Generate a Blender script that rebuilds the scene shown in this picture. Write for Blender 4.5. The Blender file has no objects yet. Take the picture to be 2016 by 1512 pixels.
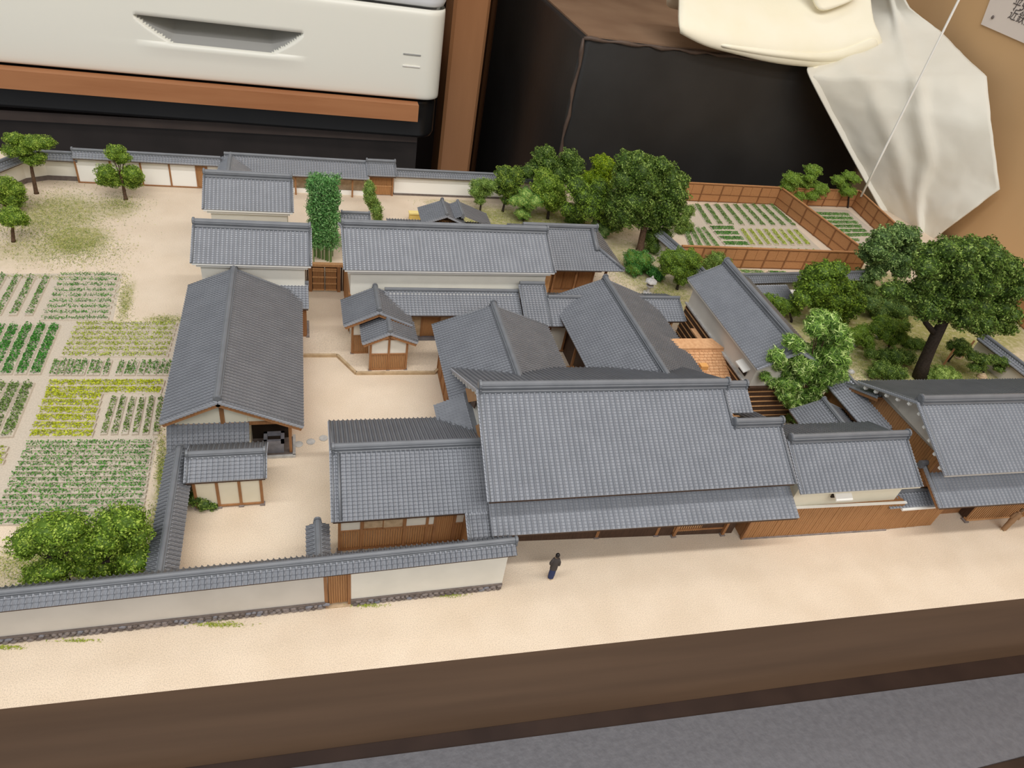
import bpy, math, random
import numpy as np
from mathutils import Matrix, Vector
random.seed(7); RNG = np.random.default_rng(7)
SC = bpy.context.scene; COL = SC.collection
SC.unit_settings.scale_length = 0.01          # a scale model: one unit is one centimetre
# ---------------------------------------------------------------- camera, world, light, exposure
RM = np.array([[0.9605, -0.2272, 0.1608], [-0.0242, -0.6435, -0.7651], [0.2773, 0.7309, -0.6236]])
FP = 1366.19; CH = 24.351                       # focal length in pixels of the 2016 frame, camera height
cd = bpy.data.cameras.new('camera'); cam = bpy.data.objects.new('camera', cd); COL.objects.link(cam)
cd.sensor_width = 36.0; cd.lens = FP / 2016 * 36.0; cd.clip_start = 0.1; cd.clip_end = 2000
M = Matrix([[RM[0][i], -RM[1][i], -RM[2][i]] for i in range(3)])
cam.matrix_world = Matrix.Translation((0, 0, CH)) @ M.to_quaternion().to_matrix().to_4x4()
SC.camera = cam
w = bpy.data.worlds.new('room_light'); SC.world = w; w.use_nodes = True
w.node_tree.nodes['Background'].inputs[0].default_value = (0.98, 1.0, 1.03, 1)
w.node_tree.nodes['Background'].inputs[1].default_value = 0.42
def area(name, loc, target, sx, sy, power, color=(1, 1, 1)):
    l = bpy.data.lights.new(name, 'AREA'); l.shape = 'RECTANGLE'; l.size = sx; l.size_y = sy; l.energy = power; l.color = color
    o = bpy.data.objects.new(name, l); COL.objects.link(o); o.location = loc
    d = Vector(target) - Vector(loc); o.rotation_euler = d.to_track_quat('-Z', 'Y').to_euler(); return o
area('showcase_tube_lamp', (12, 3, 82), (12, 22, 0), 130, 5, 53000, (1.0, 0.98, 0.94))
area('room_ceiling_lamp', (5, -85, 125), (14, 34, 0), 130, 36, 100000, (1.0, 0.985, 0.96))
area('room_ceiling_lamp', (35, 85, 150), (25, 36, 0), 130, 14, 32000, (1.0, 0.98, 0.95))
SC.view_settings.view_transform = 'Standard'; SC.view_settings.look = 'None'
SC.view_settings.exposure = 0.0; SC.view_settings.gamma = 1.0; SC.view_settings.use_curve_mapping = False
# ---------------------------------------------------------------- pixel helpers: where a pixel of the photograph lies in the place
def ray(px):
    d = np.array([(px[0]-1008)/FP, (px[1]-756)/FP, 1.0]); return RM.T @ d
def P(x, y, z=0.0):
    d = ray((x, y)); t = (z-CH)/d[2]; return np.array([0, 0, CH]) + t*d
def onY(x, y, Y):
    d = ray((x, y)); return np.array([0, 0, CH]) + (Y/d[1])*d
def onX(x, y, X):
    d = ray((x, y)); return np.array([0, 0, CH]) + (X/d[0])*d
def depth(p): return float(RM[2] @ (np.array(p)-np.array([0, 0, CH])))
# ---------------------------------------------------------------- materials
def lin(c):
    return tuple(((v/255)/12.92 if v/255 <= .04045 else ((v/255+.055)/1.055)**2.4) for v in c)
def mat(name, c, rough=.6, c2=None, scale=8.0, spec=.35, bump=0.0, bscale=40.0, stretch=None, detail=4.0, lo=.35, hi=.65, coat=0):
    m = bpy.data.materials.new(name); m.use_nodes = True; n = m.node_tree.nodes; l = m.node_tree.links
    b = n['Principled BSDF']; b.inputs['Roughness'].default_value = rough; b.inputs['Specular IOR Level'].default_value = spec
    b.inputs['Base Color'].default_value = (*lin(c), 1)
    if coat: b.inputs['Coat Weight'].default_value = coat; b.inputs['Coat Roughness'].default_value = .12
    tc = n.new('ShaderNodeTexCoord'); mp = n.new('ShaderNodeMapping'); l.new(tc.outputs['Object'], mp.inputs[0])
    if stretch: mp.inputs['Scale'].default_value = stretch
    if c2:
        t = n.new('ShaderNodeTexNoise'); t.inputs['Scale'].default_value = scale; t.inputs['Detail'].default_value = detail
        r = n.new('ShaderNodeValToRGB'); l.new(mp.outputs[0], t.inputs['Vector']); l.new(t.outputs['Fac'], r.inputs[0]); l.new(r.outputs[0], b.inputs['Base Color'])
        r.color_ramp.elements[0].color = (*lin(c), 1); r.color_ramp.elements[1].color = (*lin(c2), 1)
        r.color_ramp.elements[0].position = lo; r.color_ramp.elements[1].position = hi
    if bump:
        t2 = n.new('ShaderNodeTexNoise'); t2.inputs['Scale'].default_value = bscale; t2.inputs['Detail'].default_value = 3
        bp = n.new('ShaderNodeBump'); bp.inputs['Strength'].default_value = bump; bp.inputs['Distance'].default_value = .05
        l.new(mp.outputs[0], t2.inputs['Vector']); l.new(t2.outputs['Fac'], bp.inputs['Height']); l.new(bp.outputs[0], b.inputs['Normal'])
    return m
TILE = mat('grey_tile', (150, 153, 160), .38, (159, 162, 169), 1.2, .5)
TILEJ = mat('tile_joint_wash', (108, 110, 115), .6, (116, 118, 123), 1.5, .3)
TILED = mat('grey_ridge_tile', (106, 109, 114), .42, (114, 117, 122), 1.5, .5)
PLASTER = mat('white_plaster', (236, 233, 222), .8, (230, 227, 216), 1.0, .2)
PLASTERC = mat('cream_plaster', (240, 234, 214), .8, (234, 228, 206), 1.0, .2)
PLASTERG = mat('greyish_plaster', (218, 212, 202), .8, (210, 204, 194), .7, .2)
WOOD = mat('brown_wood', (164, 118, 78), .55, (146, 102, 66), 3.0, .3, stretch=(6, 6, .6))
WOODL = mat('light_wood', (204, 158, 112), .55, (186, 138, 92), 3.0, .3, stretch=(6, 6, .6))
WOODD = mat('dark_wood', (84, 62, 48), .55, (70, 50, 38), 3.0, .3, stretch=(6, 6, .6))
BOARD = mat('brown_board', (178, 132, 88), .6, (164, 118, 76), 5.0, .25, stretch=(10, 10, .5))
FENCE = mat('fence_board', (186, 136, 92), .65, (172, 122, 80), 4.0, .25, stretch=(1, 1, 8))
FENCED = mat('fence_rail', (142, 98, 64), .65, (130, 88, 56), 4.0, .25)
SHINGLE = mat('orange_shingle', (214, 168, 126), .7, (200, 152, 110), 6.0, .2)
DARK = mat('dark_interior', (46, 36, 30), .8, (56, 46, 38), 2.0, .2)
STONE = mat('grey_stone', (150, 140, 136), .8, (122, 113, 110), 5.0, .3)
STONED = mat('dark_mortar', (106, 96, 92), .9, (120, 110, 104), 5.0, .2)
STONEL = mat('pale_stone', (196, 194, 190), .75, (170, 168, 166), 4.0, .3)
STONET = mat('tan_stone', (204, 180, 148), .75, (180, 156, 126), 4.0, .3)
SLATE = mat('blue_grey_stone', (138, 138, 146), .6, (122, 122, 130), 4.0, .4)
SOIL = mat('field_soil', (204, 192, 176), .95, (190, 178, 162), 14.0, .1, .3, 30)
TRUNK = mat('tree_bark', (104, 82, 66), .9, (80, 62, 50), 8.0, .1)
TRUNKD = mat('dark_bark', (66, 58, 52), .9, (52, 46, 42), 8.0, .1)
WHITE = mat('white_paint', (244, 242, 236), .6, None, spec=.3)
def greens(*cs): return [mat('leaf_green', c, .55, spec=.3) for c in cs]
G_MID = greens((130, 158, 50), (108, 138, 40), (162, 184, 76), (84, 112, 32))
G_DARK = greens((104, 130, 48), (84, 112, 40), (136, 158, 78), (64, 88, 32))
G_BLUE = greens((118, 148, 80), (96, 126, 66), (150, 176, 108), (74, 100, 52))
G_YEL = greens((140, 164, 20), (116, 142, 16), (166, 186, 40), (90, 116, 14))
G_FRESH = greens((70, 140, 56), (54, 116, 44), (104, 168, 80), (44, 92, 36))
G_NEED = greens((146, 182, 82), (114, 152, 60), (204, 224, 142), (84, 118, 48))
G_BAM = greens((100, 154, 82), (80, 134, 66), (142, 188, 118), (62, 108, 52))
G_LIGHT = greens((136, 164, 76), (112, 142, 58), (164, 188, 98), (88, 114, 46))
C_GREEN = greens((76, 136, 48), (58, 112, 38), (108, 160, 72))
C_SAT = greens((58, 132, 38), (44, 108, 30), (86, 156, 58))
C_OLIVE = greens((96, 128, 52), (74, 102, 40), (124, 152, 76))
C_YEL = greens((180, 188, 30), (156, 166, 24), (200, 206, 64))
C_YG = greens((160, 174, 52), (134, 150, 42), (184, 194, 86))
C_FAR = greens((120, 156, 84), (100, 136, 70), (140, 172, 104))
C_FARY = greens((176, 190, 76), (156, 172, 62), (192, 204, 104))
GRASS = greens((168, 172, 84), (128, 146, 60), (196, 194, 116), (104, 126, 56))
# ---------------------------------------------------------------- mesh building
class MB:
    def __init__(s): s.v = []; s.f = []; s.m = []; s.n = 0
    def add(s, vs, fs, m=0):
        vs = np.asarray(vs, float).reshape(-1, 3)
        for f in fs: s.f.append(tuple(i+s.n for i in f)); s.m.append(m)
        s.v.append(vs); s.n += len(vs); return s
    def box(s, x0, x1, y0, y1, z0, z1, m=0):
        return s.add([(x0,y0,z0),(x1,y0,z0),(x1,y1,z0),(x0,y1,z0),(x0,y0,z1),(x1,y0,z1),(x1,y1,z1),(x0,y1,z1)],
                     [(0,3,2,1),(4,5,6,7),(0,1,5,4),(1,2,6,5),(2,3,7,6),(3,0,4,7)], m)
    def hexa(s, pts, m=0):      # eight corners, bottom four then top four
        return s.add(pts, [(0,3,2,1),(4,5,6,7),(0,1,5,4),(1,2,6,5),(2,3,7,6),(3,0,4,7)], m)
    def bar(s, a, b, w, h, m=0, up=(0, 0, 1)):
        a = np.array(a, float); b = np.array(b, float); d = b-a; d /= np.linalg.norm(d)
        u = np.cross(np.array(up, float), d)
        if np.linalg.norm(u) < 1e-3: u = np.cross(np.array((0, 1.0, 0)), d)
        u /= np.linalg.norm(u); k = np.cross(d, u); u = u*w/2; k = k*h/2
        return s.hexa([a-u-k, a+u-k, a+u+k, a-u+k, b-u-k, b+u-k, b+u+k, b-u+k], m)
    def extr(s, prof, x0, x1, m=0, ax='x'):   # profile (v,z) swept along local x
        n = len(prof)
        vs = [(x0, p[0], p[1]) for p in prof]+[(x1, p[0], p[1]) for p in prof]
        fs = [(i, (i+1) % n, n+(i+1) % n, n+i) for i in range(n)]+[tuple(range(n-1, -1, -1)), tuple(range(n, 2*n))]
        return s.add(vs, fs, m)
    def tube(s, pts, rs, n=8, m=0):
        pts = [np.array(p, float) for p in pts]; rings = []
        for i, p in enumerate(pts):
            d = pts[min(i+1, len(pts)-1)]-pts[max(i-1, 0)]; d /= np.linalg.norm(d)+1e-9
            u = np.cross(d, (0.3, 1, 0.2)); u /= np.linalg.norm(u)+1e-9; k = np.cross(d, u)
            rings.append([p+rs[i]*(math.cos(2*math.pi*j/n)*u+math.sin(2*math.pi*j/n)*k) for j in range(n)])
        vs = [q for r in rings for q in r]; fs = []
        for i in range(len(pts)-1):
            for j in range(n): fs.append((i*n+j, i*n+(j+1) % n, (i+1)*n+(j+1) % n, (i+1)*n+j))
        fs += [tuple(range(n-1, -1, -1)), tuple(range((len(pts)-1)*n, len(pts)*n))]
        return s.add(vs, fs, m)
    def lathe(s, prof, n=16, m=0, c=(0, 0, 0)):
        vs = [(c[0]+r*math.cos(2*math.pi*j/n), c[1]+r*math.sin(2*math.pi*j/n), c[2]+z) for r, z in prof for j in range(n)]
        fs = [(i*n+j, i*n+(j+1) % n, (i+1)*n+(j+1) % n, (i+1)*n+j) for i in range(len(prof)-1) for j in range(n)]
        fs += [tuple(range(n-1, -1, -1)), tuple(range((len(prof)-1)*n, len(prof)*n))]
        return s.add(vs, fs, m)
    def build(s, name, mats, parent=None, smooth=False, kind=None):
        if not isinstance(mats, (list, tuple)): mats = [mats]
        me = bpy.data.meshes.new(name); V = np.concatenate(s.v) if s.v else np.zeros((0, 3))
        me.from_pydata(V.tolist(), [], s.f)
        for q in mats: me.materials.append(q)
        if len(mats) > 1: me.polygons.foreach_set('material_index', s.m)
        if smooth: me.polygons.foreach_set('use_smooth', [True]*len(s.f))
        return link(name, me, parent, kind)
def link(name, me, parent=None, kind=None):
    o = bpy.data.objects.new(name, me); COL.objects.link(o)
    if parent is not None: o.parent = parent
    if kind: o['kind'] = kind
    return o
def tag(o, label, cat, group=None):
    o['label'] = label; o['category'] = cat
    if group: o['group'] = group
    return o
def thing(name, label, cat, loc=(0, 0, 0), rz=0.0, group=None):
    o = bpy.data.objects.new(name, None); COL.objects.link(o); o.empty_display_size = .2
    o.location = tuple(float(v) for v in loc); o.rotation_euler = (0, 0, math.radians(rz)); return tag(o, label, cat, group)
def fastmesh(name, V, F4, mats, mi=None, parent=None, kind='stuff', smooth=False):
    V = np.asarray(V, np.float32); F4 = np.asarray(F4, np.int32); k = F4.shape[1]; nf = len(F4)
    me = bpy.data.meshes.new(name); me.vertices.add(len(V)); me.vertices.foreach_set('co', V.ravel())
    me.loops.add(nf*k); me.loops.foreach_set('vertex_index', F4.ravel()); me.polygons.add(nf)
    me.polygons.foreach_set('loop_start', np.arange(0, nf*k, k, dtype=np.int32)); me.polygons.foreach_set('loop_total', np.full(nf, k, np.int32))
    if not isinstance(mats, (list, tuple)): mats = [mats]
    for q in mats: me.materials.append(q)
    if mi is not None: me.polygons.foreach_set('material_index', np.asarray(mi, np.int32))
    if smooth: me.polygons.foreach_set('use_smooth', np.ones(nf, bool))
    me.update(calc_edges=True); me.validate()
    return link(name, me, parent, kind)
# ---------------------------------------------------------------- tiled roofs
def hon_profile(p):
    r = p*.19
    xs = [r+r*math.cos(math.pi-a) for a in np.linspace(0, math.pi, 5)]+[p*.52, p*.84]
    hs = [.012+1.7*r*math.sin(a) for a in np.linspace(0, math.pi, 5)]+[-.008, -.012]
    return np.array(xs), np.array(hs), np.array([.1]*5+[1, 1]), .06
def san_profile(p):
    return np.array([0, .14, .30, .52, .80, .93])*p, np.array([.025, .075, .04, .0, .006, .0]), np.array([1, 1, 1, 1, 1.0, 1.0]), .06
def tile_slope(parent, x0, x1, ye, ze, yr, zr, style='san', pitch=None, dv=None, clip=None, name='roof_tiles'):
    """tiles on the slope between the eave line (y=ye,z=ze) and the ridge line (y=yr,z=zr), local x from x0 to x1"""
    pitch = pitch or (.24 if style == 'hon' else .205); dv = dv or (.135 if style == 'hon' else .155)
    L = math.hypot(yr-ye, zr-ze); nc = max(1, round((x1-x0)/pitch)); p = (x1-x0)/nc; nv = max(1, round(L/dv)); d = L/nv
    px, ph, ps, step = hon_profile(p) if style == 'hon' else san_profile(p)
    X = np.concatenate([x0+i*p+px for i in range(nc)]+[[x1]]); Hh = np.concatenate([np.tile(ph, nc), [ph[0]]]); S = np.concatenate([np.tile(ps, nc), [ps[0]]])
    m = len(X); k = len(px); dirv = np.array([0, yr-ye, zr-ze])/L; nrm = np.cross((1, 0, 0), dirv)
    if nrm[2] < 0: nrm = -nrm
    def row(v, h):
        o = np.zeros((m, 3)); o[:, 0] = X; o += v*dirv+np.array([0, ye, ze]); o += h[:, None]*nrm; return o
    rows = []; rows.append(row(0, np.full(m, -.05)))
    for j in range(nv):
        rows.append(row(j*d, Hh+step*S)); rows.append(row((j+1)*d, Hh+.004*S))
    V = np.concatenate(rows); nr = len(rows)
    ii, jj = np.meshgrid(np.arange(nr-1), np.arange(m-1), indexing='ij')
    F = np.stack([ii*m+jj, ii*m+jj+1, (ii+1)*m+jj+1, (ii+1)*m+jj], -1)
    if yr < ye: F = F[..., ::-1]
    keep = np.ones(F.shape[:2], bool)
    if clip is not None:
        for c in range(nc):
            a, b = clip(x0+(c+.5)*p)
            vv = np.array([0]+[((i-1)//2+.5)*d for i in range(1, nr-1)])
            ok = (vv >= a) & (vv <= b); keep[:, c*k:(c+1)*k] &= ok[:, None]
    mi = np.zeros(F.shape[:2], np.int32); mi[2::2] = 1
    if style == 'san': mi[1::2, k-1::k] = 1
    return fastmesh(name, V, F[keep].reshape(-1, 4), [TILE, TILEJ], mi[keep], parent=parent)
def ridge_prof(w=.34, h=.30):
    a = w/2
    return [(-a, -.18), (a, -.18), (a, .0), (a*.78, h*.1), (a*.78, h*.38), (a, h*.44), (a, h*.56), (a*.74, h*.6), (a*.72, h*.78),
            (a*.5, h*.95), (0, h*1.06), (-a*.5, h*.95), (-a*.72, h*.78), (-a*.74, h*.6), (-a, h*.56), (-a, h*.44), (-a*.78, h*.38), (-a*.78, h*.1), (-a, 0)]
def ridge(parent, x0, x1, y, z, w=.34, h=.30, ends=(1, 1)):
    mb = MB(); mb.extr([(y+q[0], z+q[1]) for q in ridge_prof(w, h)], x0, x1); o = mb.build('roof_ridge', TILED, parent)
    for e, x, s in ((0, x0, -1), (1, x1, 1)):
        if not ends[e]: continue
        t = MB(); n = 10; R = w*.56
        vs = []; 
        for xx, rr in ((x-.03*s, R), (x+.06*s, R), (x+.09*s, R*.7)):
            vs += [(xx, y+rr*math.cos(2*math.pi*i/n), z+h*.62+rr*math.sin(2*math.pi*i/n)) for i in range(n)]
        fs = [(r*n+i, r*n+(i+1) % n, (r+1)*n+(i+1) % n, (r+1)*n+i) for r in range(2) for i in range(n)]+[tuple(range(2*n, 3*n)), tuple(range(n-1, -1, -1))]
        t.add(vs, fs); t.box(min(x-.03*s, x+.05*s), max(x-.03*s, x+.05*s), y-w*.62, y+w*.62, z-.12, z+h*.3)
        t.build('ridge_end_tile', TILED, parent)
    return o
def verge(parent, x, s, ye, ze, yr, zr, board=None, dv=.155):
    """tile edge along a gable: a rib on top and a stepped skirt of edge tiles; an optional bargeboard below"""
    L = math.hypot(yr-ye, zr-ze); d = np.array([0, yr-ye, zr-ze])/L; mb = MB(); n = max(2, round(L/dv)); dl = L/n
    up = np.cross((1, 0, 0), d); up = up if up[2] > 0 else -up
    for i in range(n):
        a = np.array([x, ye, ze])+d*i*dl; b = a+d*dl*.98
        o1, o2 = up*.055, up*.02; w = np.array([.035*s, 0, 0]); dn = -up*.10
        mb.hexa([a+dn+o1-w, a+dn+o1+w, b+dn+o2+w, b+dn+o2-w, a+o1-w, a+o1+w, b+o2+w, b+o2-w])
    mb.build('verge_tiles', TILE, parent, kind='stuff')
    r = MB(); c = np.array([x-.07*s, 0, 0]); a = np.array([0, ye, ze])+c+up*.05; b = np.array([0, yr, zr])+c+up*.05
    r.tube([a, b], [.05, .05], 6); r.build('verge_rib', TILED, parent, smooth=True)
    if board:
        g = MB(); a = np.array([x-.03*s, ye, ze])-up*.16; b = np.array([x-.03*s, yr, zr])-up*.16
        g.bar(a, b, .06, .16, 0, up=(1, 0, 0) if False else (0, 0, 1)); g.build('bargeboard', board, parent)
def slab(parent, x0, x1, ye, ze, yr, zr, m, t=.10, name='roof_board'):
    mb = MB(); mb.hexa([(x0, ye, ze-t-.03), (x1, ye, ze-t-.03), (x1, yr, zr-t-.03), (x0, yr, zr-t-.03), (x0, ye, ze-.03), (x1, ye, ze-.03), (x1, yr, zr-.03), (x0, yr, zr-.03)])
    return mb.build(name, m, parent)
def gable_roof(parent, L, wf, wb, zf, zr, zb, style='san', board=WOODD, barge=None, rw=.34, rh=.30, x0=None, x1=None, pitch=None, ends=(1, 1), verges=(1, 1), rx=None):
    x0 = -L if x0 is None else x0; x1 = L if x1 is None else x1
    tile_slope(parent, x0, x1, -wf, zf, 0, zr, style, pitch); tile_slope(parent, x0, x1, wb, zb, 0, zr, style, pitch)
    slab(parent, x0+.04, x1-.04, -wf+.03, zf, 0, zr, board); slab(parent, x0+.04, x1-.04, wb-.03, zb, 0, zr, board)
    a, b = rx if rx else (x0+.08, x1-.08)
    ridge(parent, a, b, 0, zr+.05, rw, rh, ends)
    for e, x, s in ((0, x0, -1), (1, x1, 1)):
        if verges[e]:
            verge(parent, x, s, -wf, zf, 0, zr, barge); verge(parent, x, s, wb, zb, 0, zr, barge)
def body(parent, x0, x1, y0, y1, roofz, m, z0=0.0, name='wall_body'):
    """closed wall volume below a gable roof: roofz(y) gives the top"""
    ys = [y0, 0.0, y1] if y0 < 0 < y1 else [y0, y1]
    pr = [(y0, z0), (y1, z0)]+[(y, roofz(y)) for y in reversed(ys)]
    mb = MB(); mb.extr(pr, x0, x1); return mb.build(name, m, parent)
def rz_gable(wf, wb, zf, zr, zb, off=.16):
    return lambda y: (zr+(zr-zf)/wf*min(y, 0) if y < 0 else zr-(zr-zb)/wb*y)-off
def boards(parent, a, b, z0, z1, w=.12, m=BOARD, t=.04, nout=None, name='board_wall'):
    """upright boards on the wall line a-b (local xy), standing out along nout, joined with open joints"""
    a = np.array(a, float); b = np.array(b, float); Lw = np.linalg.norm(b-a); d = (b-a)/Lw; n = max(1, round(Lw/w)); s = Lw/n
    no = np.array(nout if nout is not None else (d[1], -d[0])); mb = MB()
    for i in range(n):
        p = a+d*(i*s+.008); q = a+d*((i+1)*s-.008); k = t*(.8+.4*random.random())
        mb.hexa([(*p, z0), (*q, z0), (*(q+no*k), z0), (*(p+no*k), z0), (*p, z1), (*q, z1), (*(q+no*k), z1), (*(p+no*k), z1)])
    return mb.build(name, m, parent, kind='stuff')
def facade(parent, a, b, zt, bays, z0=.06, zm=.95, post=.11, wood=WOOD, stones=True, plaster=PLASTER):
    """post-and-panel wall from a to b (local xy); outward is to the right-hand side of a->b. bays: [(end fraction, kind)]"""
    a = np.array(a, float); b = np.array(b, float); Lw = np.linalg.norm(b-a); d = (b-a)/Lw; no = np.array((d[1], -d[0]))
    def blk(u0, u1, o0, o1, za, zb_): 
        p = a+d*u0; q = a+d*u1
        return [(*(p+no*o0), za), (*(q+no*o0), za), (*(q+no*o1), za), (*(p+no*o1), za), (*(p+no*o0), zb_), (*(q+no*o0), zb_), (*(q+no*o1), zb_), (*(p+no*o1), zb_)]
    cuts = [0]+[f*Lw for f, _ in bays]
    for u in cuts:
        MB().hexa(blk(u-post/2, u+post/2, -.02, .09, z0, zt)).build('post', wood, parent)
        if stones:
            MB().hexa(blk(u-post*.9, u+post*.9, -.05, .15, -.02, z0+.01)).build('base_stone', STONE, parent)
    MB().hexa(blk(0, Lw, -.02, .08, zt-.12, zt)).build('beam', wood, parent)
    MB().hexa(blk(0, Lw, -.02, .10, z0, z0+.07)).build('sill', wood, parent)
    for i, (f, k) in enumerate(bays):
        u0, u1 = cuts[i]+post/2, cuts[i+1]-post/2
        if k in ('P',): MB().hexa(blk(u0, u1, 0, .03, z0+.07, zt-.12)).build('plaster_panel', plaster, parent)
        if k in ('PB', 'WB'):
            MB().hexa(blk(u0, u1, -.01, .085, zm, zm+.07)).build('rail', wood, parent)
            boards(parent, a+d*u0, a+d*u1, z0+.07, zm, .10, BOARD, .045, no)
            if k == 'PB': MB().hexa(blk(u0, u1, 0, .03, zm+.07, zt-.12)).build('plaster_panel', plaster, parent)
            else:
                um = (u0+u1)/2
                for v0, v1, o in ((u0, um+.03, .02), (um-.03, u1, .045)):
                    w_ = MB().hexa(blk(v0, v1, o, o+.02, zm+.07, zt-.12)).build('sliding_window', STONET, parent)
                    fr = MB()
                    for q0, q1, za, zb_ in ((v0, v0+.04, zm+.07, zt-.12), (v1-.04, v1, zm+.07, zt-.12), (v0, v1, zm+.07, zm+.11), (v0, v1, zt-.16, zt-.12)):
                        fr.hexa(blk(q0, q1, o+.018, o+.035, za, zb_))
                    fr.build('window_frame', wood, w_)
        if k == 'B': boards(parent, a+d*u0, a+d*u1, z0+.07, zt-.12, .10, BOARD, .045, no)
        if k == 'D':
            dd = MB().hexa(blk(u0, u1, .0, .03, z0+.07, zt-.12)).build('sliding_door', BOARD, parent)
            boards(dd, a+d*u0, a+d*u1, z0+.1, zt-.15, .09, BOARD, .05, no, 'door_boards')
        if k == 'O': pass
        if k == 'K': MB().hexa(blk(u0, u1, -.02, 0, z0, zt)).build('dark_opening', DARK, parent)
# ---------------------------------------------------------------- the room round the model
def struct(name, mb, m, smooth=False): return mb.build(name, m, None, smooth, 'structure')
FLOORM = mat('dark_lacquer', (58, 44, 38), .35, (48, 36, 32), .4, .3)
ROOMD = mat('dark_brown_panel', (44, 30, 22), .35, (34, 23, 18), .25, .3, stretch=(1, 1, .15))
ROOMB = mat('brown_panel', (112, 76, 50), .35, (94, 62, 40), .25, .3, stretch=(1, 1, .1))
PILL = mat('orange_wood', (180, 128, 88), .4, (166, 116, 78), .35, .3, stretch=(1, 1, .12))
BASEM = mat('base_side_brown', (124, 98, 76), .45, (112, 88, 68), .25, .3, stretch=(.3, 1, 3))
VINYL = mat('grey_vinyl', (108, 108, 113), .5, (99, 99, 104), 3.0, .4, .5, 5)
KRAFT = mat('kraft_board', (214, 176, 130), .6, (206, 168, 122), .08, .3)
yF = lambda x: 13.21-.02957*(x+9.79)
mb = MB(); mb.hexa([(-45, yF(-45), -6.08), (59.6, yF(59.6), -6.08), (59.6, 56, -6.08), (-45, 56, -6.08), (-45, yF(-45), -.01), (59.6, yF(59.6), -.01), (59.6, 56, -.01), (-45, 56, -.06)])
tag(mb.build('model_base', BASEM), 'brown wooden base board under the whole sand-coloured model', 'base')
mb = MB(); mb.box(-70, 110, -12, 57, -8, -6.1); struct('floor', mb, FLOORM)
a, b, c, d = P(330, 1512, -6), P(2016, 1317, -6), P(1923, 1512, -6), P(2016, 1488, -6)
def ext(p, q, t): return p+(q-p)*t
a2, b2, c2, d2 = ext(a, b, -.7), ext(a, b, 1.5), ext(c, d, -9), ext(c, d, 12)
b2 = a2+(b2-a2)*(60-a2[0])/(b2[0]-a2[0]); d2 = c2+(d2-c2)*(60-c2[0])/(d2[0]-c2[0])
a2[1] = min(a2[1], yF(a2[0])-.25)
mb = MB(); mb.hexa([(*c2[:2], -6.1), (*d2[:2], -6.1), (*b2[:2], -6.1), (*a2[:2], -6.1), (*c2[:2], -5.98), (*d2[:2], -5.98), (*b2[:2], -5.98), (*a2[:2], -5.98)])
tag(mb.build('vinyl_mat', VINYL), 'dark grey grained vinyl strip along the front of the display', 'mat')
mb = MB(); mb.box(-160, 200, 57.5, 240, -77, -75); struct('floor_room', mb, ROOMD)
mb = MB(); mb.box(-160, 60.5, 126, 128, -77, 110); struct('wall_back', mb, ROOMD)
mb = MB(); mb.box(60.2, 62, -30, 126, -77, 110); struct('wall_right', mb, KRAFT)
# wooden pillar and dark panels
p0, p1 = onY(895, 0, 85), onY(968, 0, 85)
def pillar(name, label, x0, x1, y0, y1, m, cat):
    q = MB(); bv = .35
    q.extr([(0, 0)], 0, 0) if False else None
    pr = [(x0+bv, y0), (x1-bv, y0), (x1, y0+bv), (x1, y1), (x0, y1), (x0, y0+bv)]; n = len(pr)
    q.add([(x, y, -75) for x, y in pr]+[(x, y, 60) for x, y in pr], [(i, (i+1) % n, n+(i+1) % n, n+i) for i in range(n)]+[tuple(range(n-1, -1, -1)), tuple(range(n, 2*n))])
    return tag(q.build(name, m), label, cat)
pillar('wooden_pillar', 'upright orange-brown wooden pillar just right of the white printer', p0[0], p1[0], 85, 90, PILL, 'pillar')
q0, q1 = onY(972, 0, 100)[0], onY(1056, 0, 100)[0]
pillar('brown_panel', 'dim brown wooden panel right of the orange-brown pillar', q0, q1, 100, 102, ROOMB, 'panel')
# printer on its stand
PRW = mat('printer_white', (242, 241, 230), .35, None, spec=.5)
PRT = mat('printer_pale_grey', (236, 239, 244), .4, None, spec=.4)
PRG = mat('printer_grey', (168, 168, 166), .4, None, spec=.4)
PRD = mat('printer_dark_grey', (120, 122, 126), .5, None, spec=.3)
BLK = mat('black_plastic', (30, 29, 29), .3, (24, 23, 24), .3, .4)
def rbox(x0, x1, y0, y1, z0, z1, r, n=5):
    """box with rounded upright edges and softened top and bottom edges"""
    q = MB(); rings = []
    e = min(r*.35, (z1-z0)*.2)
    for z, s in ((z0, e), (z0+e*.3, e*.3), (z0+e, 0), (z1-e, 0), (z1-e*.3, e*.3), (z1, e)):
        ring = []
        for cx, cy, a0 in ((x1-r, y1-r, 0), (x0+r, y1-r, 90), (x0+r, y0+r, 180), (x1-r, y0+r, 270)):
            for i in range(n+1):
                t = math.radians(a0+90*i/n); ring.append((cx+(r-s)*math.cos(t), cy+(r-s)*math.sin(t), z))
        rings.append(ring)
    m = len(rings[0]); vs = [p for rr in rings for p in rr]
    fs = [(i*m+j, i*m+(j+1) % m, (i+1)*m+(j+1) % m, (i+1)*m+j) for i in range(len(rings)-1) for j in range(m)]
    fs += [tuple(range(m-1, -1, -1)), tuple(range((len(rings)-1)*m, len(rings)*m))]
    return q.add(vs, fs)
PY = 72.0
pr = thing('office_printer', 'big white printer with a recessed drawer grip standing on a wood-edged black stand', 'printer', (-14, PY, .9))
xl, xr = -60+14, onY(884, 25, PY)[0]+14
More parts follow.
